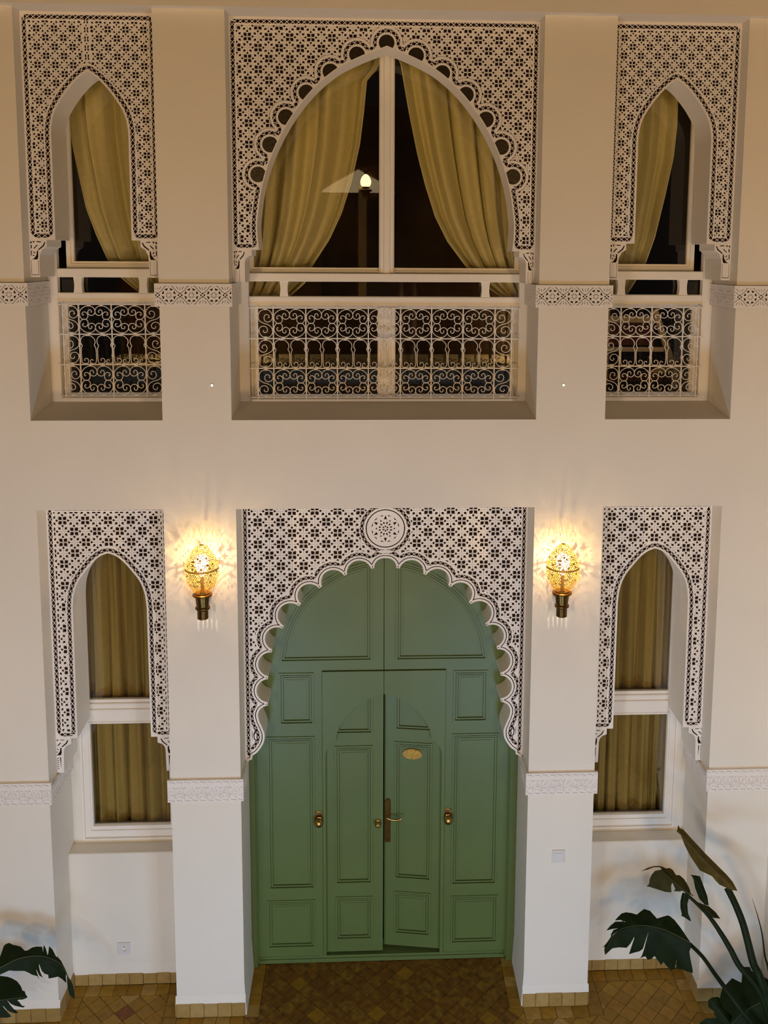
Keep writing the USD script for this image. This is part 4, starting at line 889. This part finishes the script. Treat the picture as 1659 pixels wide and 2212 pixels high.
# ================================================================== potted plants
PLANT = json.loads(r"""{"A":{"o":[1.741,-0.3,0.733],"e1":[0.9674,-0.1945,0.162],"e2":[0.0,0.6399,0.7684],"n":[-0.2531,-0.7434,0.6191],"p":[[0.306,-0.02],[0.285,0.017],[0.258,0.065],[0.226,0.112],[0.198,0.137],[0.183,0.141],[0.157,0.135],[0.11,0.124],[0.097,0.14],[0.073,0.17],[0.034,0.183],[0.007,0.168],[-0.021,0.151],[-0.052,0.161],[-0.092,0.167],[-0.122,0.161],[-0.155,0.137],[-0.172,0.121],[-0.136,0.123],[-0.088,0.104],[-0.126,0.113],[-0.171,0.114],[-0.207,0.092],[-0.24,0.064],[-0.194,0.072],[-0.158,0.075],[-0.19,0.066],[-0.21,0.042],[-0.214,0.03],[-0.169,0.055],[-0.212,0.028],[-0.242,-0.003],[-0.277,-0.034],[-0.262,-0.029],[-0.269,-0.052],[-0.266,-0.076],[-0.214,-0.039],[-0.172,-0.035],[-0.118,-0.038],[-0.088,-0.014],[-0.049,0.034],[-0.075,-0.014],[-0.109,-0.076],[-0.071,-0.067],[-0.034,-0.06],[-0.012,-0.047],[0.041,0.049],[-0.001,-0.044],[-0.026,-0.088],[-0.04,-0.1],[-0.003,-0.09],[0.01,-0.11],[0.035,-0.107],[0.058,-0.09],[0.071,-0.107],[0.093,-0.142],[0.112,-0.125],[0.125,-0.143],[0.155,-0.174],[0.18,-0.164],[0.212,-0.069],[0.189,-0.164],[0.223,-0.168],[0.26,-0.182],[0.289,-0.191],[0.294,-0.176],[0.289,-0.112],[0.289,-0.068],[0.306,-0.044]],"r":[[0.306,-0.02],[0.178,0.046],[0.082,0.077],[-0.039,0.087],[-0.167,0.055],[-0.266,-0.059]]},"B1":{"o":[1.808,-0.36,1.205],"e1":[0.9618,-0.2184,0.1649],"e2":[0.0,0.6027,0.798],"n":[-0.2736,-0.7675,0.5797],"p":[[-0.014,0.064],[0.027,0.07],[0.055,0.048],[0.091,0.001],[0.075,-0.023],[0.07,-0.062],[0.03,-0.058],[-0.019,-0.042],[-0.072,-0.026],[-0.084,-0.024],[-0.066,-0.01],[-0.057,0.018],[-0.037,0.046]],"r":[[0.091,0.001],[0.027,0.07]]},"B2":{"o":[1.89,-0.35,1.223],"e1":[0.9587,-0.2275,0.1708],"e2":[0.0,0.6004,0.7997],"n":[-0.2844,-0.7667,0.5756],"p":[[-0.186,0.044],[-0.139,0.063],[-0.098,0.072],[-0.062,0.072],[-0.043,0.066],[-0.02,0.056],[0.004,0.058],[0.022,0.045],[0.037,0.016],[0.06,0.015],[0.084,-0.007],[0.099,-0.035],[0.11,-0.063],[0.113,-0.088],[0.126,-0.105],[0.096,-0.094],[0.061,-0.074],[0.044,-0.079],[0.006,-0.075],[0.019,-0.065],[0.009,-0.033],[-0.01,-0.001],[-0.05,0.046],[-0.055,0.063],[-0.099,0.065],[-0.141,0.052]],"r":[[0.126,-0.105],[0.063,-0.062],[0.012,-0.012],[-0.048,0.057],[-0.098,0.069],[-0.186,0.044]]},"B3":{"o":[2.0,-0.34,1.0],"e1":[0.9562,-0.2298,0.1816],"e2":[0.0,0.62,0.7846],"n":[-0.2929,-0.7502,0.5928],"p":[[0.0,0.087],[0.034,0.075],[0.034,0.051],[0.018,0.019],[0.013,-0.033],[0.025,-0.076],[0.018,-0.079],[-0.013,-0.057],[-0.035,-0.046],[-0.028,-0.04],[-0.031,-0.001],[-0.025,0.034],[-0.011,0.069]],"r":[[0.016,0.083],[-0.004,0.02],[0.009,-0.068]]},"B4":{"o":[2.088,-0.34,1.143],"e1":[0.9516,-0.2442,0.1866],"e2":[0.0,0.6071,0.7947],"n":[-0.3073,-0.7562,0.5777],"p":[[-0.043,0.074],[-0.013,0.07],[0.017,0.064],[0.029,0.014],[0.044,-0.051],[0.043,-0.105],[0.017,-0.099],[-0.01,-0.066],[-0.026,-0.001],[-0.027,0.043],[-0.033,0.062]],"r":[[-0.037,0.073],[0.01,-0.007],[0.029,-0.1]]},"B5":{"o":[2.108,-0.36,1.022],"e1":[0.9515,-0.2415,0.1905],"e2":[-0.0,0.6194,0.7851],"n":[-0.3076,-0.747,0.5894],"p":[[-0.103,0.099],[-0.07,0.059],[-0.025,0.023],[0.041,-0.001],[0.079,-0.037],[0.102,-0.074],[0.058,-0.068],[0.023,-0.049],[-0.028,0.004],[-0.081,0.048]],"r":[[-0.104,0.093],[-0.027,0.012],[0.085,-0.069]]},"E":{"o":[2.084,-0.38,1.387],"e1":[0.9494,-0.2544,0.1843],"e2":[-0.0,0.5867,0.8098],"n":[-0.3142,-0.7688,0.557],"p":[[-0.124,0.196],[-0.115,0.176],[-0.092,0.164],[-0.031,0.089],[0.019,0.027],[0.084,-0.045],[0.138,-0.105],[0.166,-0.143],[0.185,-0.194],[0.146,-0.188],[0.081,-0.158],[0.061,-0.136],[0.042,-0.109],[-0.029,-0.075],[-0.075,0.007],[-0.101,0.074],[-0.115,0.133],[-0.139,0.157],[-0.131,0.17]],"r":[[-0.13,0.159],[-0.039,0.045],[0.051,-0.061],[0.18,-0.191]]},"G1":{"o":[2.366,-0.5,0.496],"e1":[0.9443,-0.2436,0.2214],"e2":[0.0,0.6726,0.74],"n":[-0.3292,-0.6987,0.6351],"p":[[-0.136,0.035],[-0.063,0.088],[-0.009,0.06],[0.02,0.148],[0.065,0.147],[0.072,0.123],[0.121,0.1],[0.183,0.062],[0.264,-0.062],[0.213,-0.257],[-0.158,-0.202],[-0.104,-0.118],[-0.155,-0.077],[-0.169,-0.031],[-0.155,0.005]],"r":[[0.218,-0.01],[0.065,-0.057],[-0.041,-0.105],[-0.14,-0.173]]},"G2":{"o":[2.196,-0.46,0.299],"e1":[0.953,-0.2208,0.2073],"e2":[-0.0,0.6845,0.729],"n":[-0.3028,-0.6948,0.6524],"p":[[-0.03,0.09],[-0.002,0.104],[0.035,0.106],[0.079,0.084],[0.108,-0.002],[0.148,-0.088],[0.03,-0.185],[-0.145,-0.132],[-0.112,-0.032],[-0.064,-0.007],[-0.003,-0.009],[-0.007,0.027],[-0.038,0.054]],"r":[[0.138,-0.128],[0.058,-0.011],[-0.012,0.089]]},"C":{"o":[-2.239,-0.35,0.716],"e1":[0.959,0.2165,-0.1827],"e2":[0.0,0.6448,0.7644],"n":[0.2833,-0.7331,0.6184],"p":[[-0.321,-0.02],[-0.319,0.039],[-0.262,0.057],[-0.258,0.079],[-0.253,0.114],[-0.243,0.125],[-0.223,0.131],[-0.196,0.12],[-0.171,0.115],[-0.148,0.109],[-0.133,0.098],[-0.119,0.086],[-0.101,0.087],[-0.076,0.102],[-0.052,0.107],[-0.014,0.105],[-0.003,0.076],[-0.005,0.095],[-0.005,0.116],[0.009,0.097],[0.023,0.07],[0.03,0.045],[0.03,0.064],[0.029,0.108],[0.054,0.088],[0.079,0.054],[0.095,0.035],[0.089,0.051],[0.119,0.023],[0.135,0.001],[0.156,-0.027],[0.174,-0.06],[0.2,-0.088],[0.217,-0.115],[0.229,-0.148],[0.24,-0.188],[0.221,-0.174],[0.204,-0.163],[0.19,-0.136],[0.177,-0.098],[0.169,-0.06],[0.147,-0.024],[0.161,-0.06],[0.172,-0.098],[0.142,-0.075],[0.115,-0.061],[0.088,-0.066],[0.058,-0.07],[0.051,-0.049],[0.029,-0.044],[0.007,-0.026],[-0.015,0.01],[-0.026,0.04],[-0.016,0.005],[-0.006,-0.023],[0.008,-0.047],[0.023,-0.064],[-0.001,-0.053],[-0.02,-0.028],[-0.035,-0.008],[-0.018,-0.039],[0.001,-0.075],[-0.014,-0.055],[-0.047,-0.047],[-0.074,-0.034],[-0.101,-0.024],[-0.14,-0.024],[-0.192,-0.02],[-0.242,-0.04]],"r":[[-0.324,-0.006],[-0.25,-0.003],[-0.167,0.036],[-0.091,0.053],[-0.017,0.054],[0.047,0.041],[0.115,0.01],[0.165,-0.046],[0.205,-0.115]]},"D":{"o":[-2.408,-0.42,0.53],"e1":[0.9535,0.2252,-0.2003],"e2":[0.0,0.6645,0.7473],"n":[0.3014,-0.7126,0.6336],"p":[[-0.151,-0.047],[-0.175,0.126],[-0.102,0.14],[-0.055,0.134],[-0.026,0.125],[0.009,0.108],[0.035,0.083],[0.053,0.056],[0.066,0.053],[0.075,0.037],[0.091,0.02],[0.077,0.013],[0.057,0.008],[0.02,0.009],[0.043,-0.002],[0.066,-0.024],[0.087,-0.027],[0.074,-0.034],[0.055,-0.03],[0.023,-0.023],[-0.003,-0.013],[-0.031,0.008],[-0.008,-0.017],[0.018,-0.039],[0.053,-0.062],[0.032,-0.063],[-0.0,-0.055],[-0.027,-0.04],[-0.049,-0.021],[-0.071,0.002],[-0.048,-0.026],[-0.018,-0.053],[0.014,-0.08],[-0.009,-0.085],[-0.054,-0.083],[-0.113,-0.087]],"r":[[-0.163,0.006],[-0.074,0.009],[0.009,0.017],[0.075,0.021]]},"sA":[[2.063,-0.3,0.695,0.0126],[2.117,-0.384,0.673,0.0132],[2.164,-0.468,0.627,0.0151],[2.201,-0.552,0.597,0.0163],[2.291,-0.636,0.494,0.0182],[2.481,-0.72,0.284,0.0201]],"sB":[[1.991,-0.36,1.118,0.0094],[2.063,-0.411,1.067,0.0126],[2.115,-0.463,1.028,0.0173],[2.167,-0.514,0.963,0.0195],[2.226,-0.566,0.87,0.0207],[2.264,-0.617,0.799,0.0236],[2.392,-0.669,0.64,0.0267],[2.512,-0.72,0.283,0.0283]],"sE":[[2.261,-0.38,1.166,0.022],[2.292,-0.437,1.1,0.0226],[2.324,-0.493,1.009,0.0236],[2.343,-0.55,0.907,0.0251],[2.361,-0.607,0.8,0.0299],[2.39,-0.663,0.729,0.0314],[2.53,-0.72,0.282,0.033]],"sF":[[2.435,-0.38,1.083,0.0009],[2.444,-0.448,1.017,0.0044],[2.45,-0.516,0.936,0.0069],[2.444,-0.584,0.832,0.0094],[2.441,-0.652,0.79,0.0107],[2.543,-0.72,0.282,0.0157]]}""")
def leaf_mesh(L, drop=.35, thick=.0012, wave=.006, seed=1):
    """A blade: the outline filled, folded down on both sides of its midrib, gently waved, with a back side."""
    p = Polygon(L['p']).buffer(0); p = max(polys(p), key=lambda g: g.area); rib = LineString(L['r'])
    q = shapely.segmentize(p, .02); g = .018; b = q.bounds; pts = list(q.exterior.coords)[:-1]
    inner = [(x, y) for x in np.arange(b[0], b[2], g) for y in np.arange(b[1], b[3], g) if q.buffer(-.008).contains(Point(x, y))]
    tri = shapely.delaunay_triangles(shapely.MultiPoint(pts + inner)); pb = q.buffer(1e-6); V, F, idx = [], [], {}
    for t in tri.geoms:
        if not pb.contains(t.centroid): continue
        c = list(t.exterior.coords)[:3]; f = []
        for v in c:
            if v not in idx: idx[v] = len(V); V.append(v)
            f.append(idx[v])
        F.append(f)
    V = np.array(V); F = np.array(F); d = np.array([rib.distance(Point(*v)) for v in V]); rg = np.random.default_rng(seed); ph = rg.uniform(0, 6.28, 3)
    w_ = -drop * d - 1.2 * d * d + wave * np.sin(38 * V[:, 0] + 20 * V[:, 1] + ph[0]) * np.minimum(1, d / .03)
    t3 = V[F]; ar = (t3[:, 1, 0] - t3[:, 0, 0]) * (t3[:, 2, 1] - t3[:, 0, 1]) - (t3[:, 2, 0] - t3[:, 0, 0]) * (t3[:, 1, 1] - t3[:, 0, 1]); F = np.where((ar < 0)[:, None], F[:, ::-1], F)
    o, e1, e2, n = (np.array(L[k]) for k in ('o', 'e1', 'e2', 'n'))
    top = o + np.outer(V[:, 0], e1) + np.outer(V[:, 1], e2) + np.outer(w_, n)
    r_ = smoothline(L['r'], 24); rp = o + np.outer(r_[:, 0], e1) + np.outer(r_[:, 1], e2) + n * .0015
    return MB().add(top, F).add(top - n * thick, F[:, ::-1]), rp
def pot(t, x, y, r=.17, h=.30):
    t.part('pot', lathe(MB(), [(.001, 0), (r * .78, 0), (r, h), (r * 1.05, h), (r * 1.05, h - .03), (r * .95, h), (r * .92, h - .04)], 28, (x, y, 0)), 'pot', smooth=35)
    t.part('soil', lathe(MB(), [(r * .95, h - .045), (.001, h - .03)], 24, (x, y, 0)), 'soil')
def add_leaf(t, key, m, drop=.35, rib=.0035, label=None, seed=1, wave=.006):
    mb, rp = leaf_mesh(PLANT[key], drop, wave=wave, seed=seed); g = t.part('leaf', mb, m, smooth=60, label=label)
    k = len(rp); t.part('midrib', tube(MB(), rp, np.linspace(rib, rib * .3, k), 5), 'rib', under=g, smooth=True)
def add_stem(t, key, extra=None):
    L = [q[:3] for q in PLANT[key]]; r = [q[3] for q in PLANT[key]]
    P = smoothline(L, 30); R = np.interp(np.linspace(0, 1, 30), np.linspace(0, 1, len(r)), r); t.part('stalk', tube(MB(), P, R, 8), 'stem', smooth=True)
p1 = Thing('potted_plant', 'dark split-leaf plant with a rolled leaf at the lower right', 'plant', (2.5, -.74, 0), 'split-leaf plants in the lower corners')
pot(p1, 2.5, -.74)
for k in ('sA', 'sB', 'sE', 'sF'): add_stem(p1, k)
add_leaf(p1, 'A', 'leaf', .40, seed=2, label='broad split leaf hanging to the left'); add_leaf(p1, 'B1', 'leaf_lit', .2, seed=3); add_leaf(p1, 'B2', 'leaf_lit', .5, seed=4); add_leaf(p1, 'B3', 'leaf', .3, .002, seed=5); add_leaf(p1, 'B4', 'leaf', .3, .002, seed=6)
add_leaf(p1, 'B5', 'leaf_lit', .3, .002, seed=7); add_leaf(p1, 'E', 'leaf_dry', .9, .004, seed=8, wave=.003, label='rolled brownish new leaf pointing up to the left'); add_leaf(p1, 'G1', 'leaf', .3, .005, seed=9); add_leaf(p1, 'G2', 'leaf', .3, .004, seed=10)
p2 = Thing('potted_plant', 'dark split-leaf plant reaching in at the lower left edge', 'plant', (-2.78, -.62, 0), 'split-leaf plants in the lower corners')
pot(p2, -2.78, -.62, .16)
add_leaf(p2, 'C', 'leaf', .35, .005, seed=12); add_leaf(p2, 'D', 'leaf', .35, .004, seed=13)
for k, rr in (('C', .011), ('D', .009)):
    L = PLANT[k]; o, e1, e2 = (np.array(L[q]) for q in ('o', 'e1', 'e2')); b = o + e1 * L['r'][0][0] + e2 * L['r'][0][1]
    P = smoothline([b + (.03, 0, .0), b + (-.06, -.06, -.01), (-2.72 + (.02 if k == 'D' else 0), -.60, .45), (-2.77 + (.03 if k == 'D' else 0), -.62, .26)], 24); p2.part('stalk', tube(MB(), P, np.linspace(rr * .7, rr * 1.3, 24), 8), 'stem', smooth=True)

# ================================================================== small fittings
sw = Thing('light_switch', 'square white light switch on the pilaster right of the green door', 'light switch', (1.2135, 0, 1.1485))
sw.part('plate', MB().cbox(1.168, 1.259, -.009, .002, 1.103, 1.196, .003), 'plastic')
sw.part('rocker', MB().cbox(1.183, 1.246, -.014, -.006, 1.113, 1.178, .003), 'plastic')
so = Thing('wall_socket', 'white wall socket under the lower left window', 'wall socket', (-1.893, .31, .286))
mb = ext(MB(), sbox(-1.938, .240, -1.848, .332).difference(Point(-1.893, .286).buffer(.021, 16)), .300, .312); so.part('plate', mb, 'plastic')
so.part('well', lathe(MB(), [(.0215, 0.010), (.0205, 0.001), (.001, 0.0008)], 24, (-1.893, .312, .286), '-y'), 'plastic', smooth=40)
for dx, dz in ((-.0095, 0), (.0095, 0)): so.part('contact_hole', lathe(MB(), [(.0028, .0022), (.001, .0024)], 10, (-1.893 + dx, .312, .286 + dz), '-y'), 'black')
so.part('earth_pin', lathe(MB(), [(.0024, .001), (.0024, .010), (.001, .012)], 10, (-1.893, .312, .297), '-y'), 'brass_dark', smooth=40)
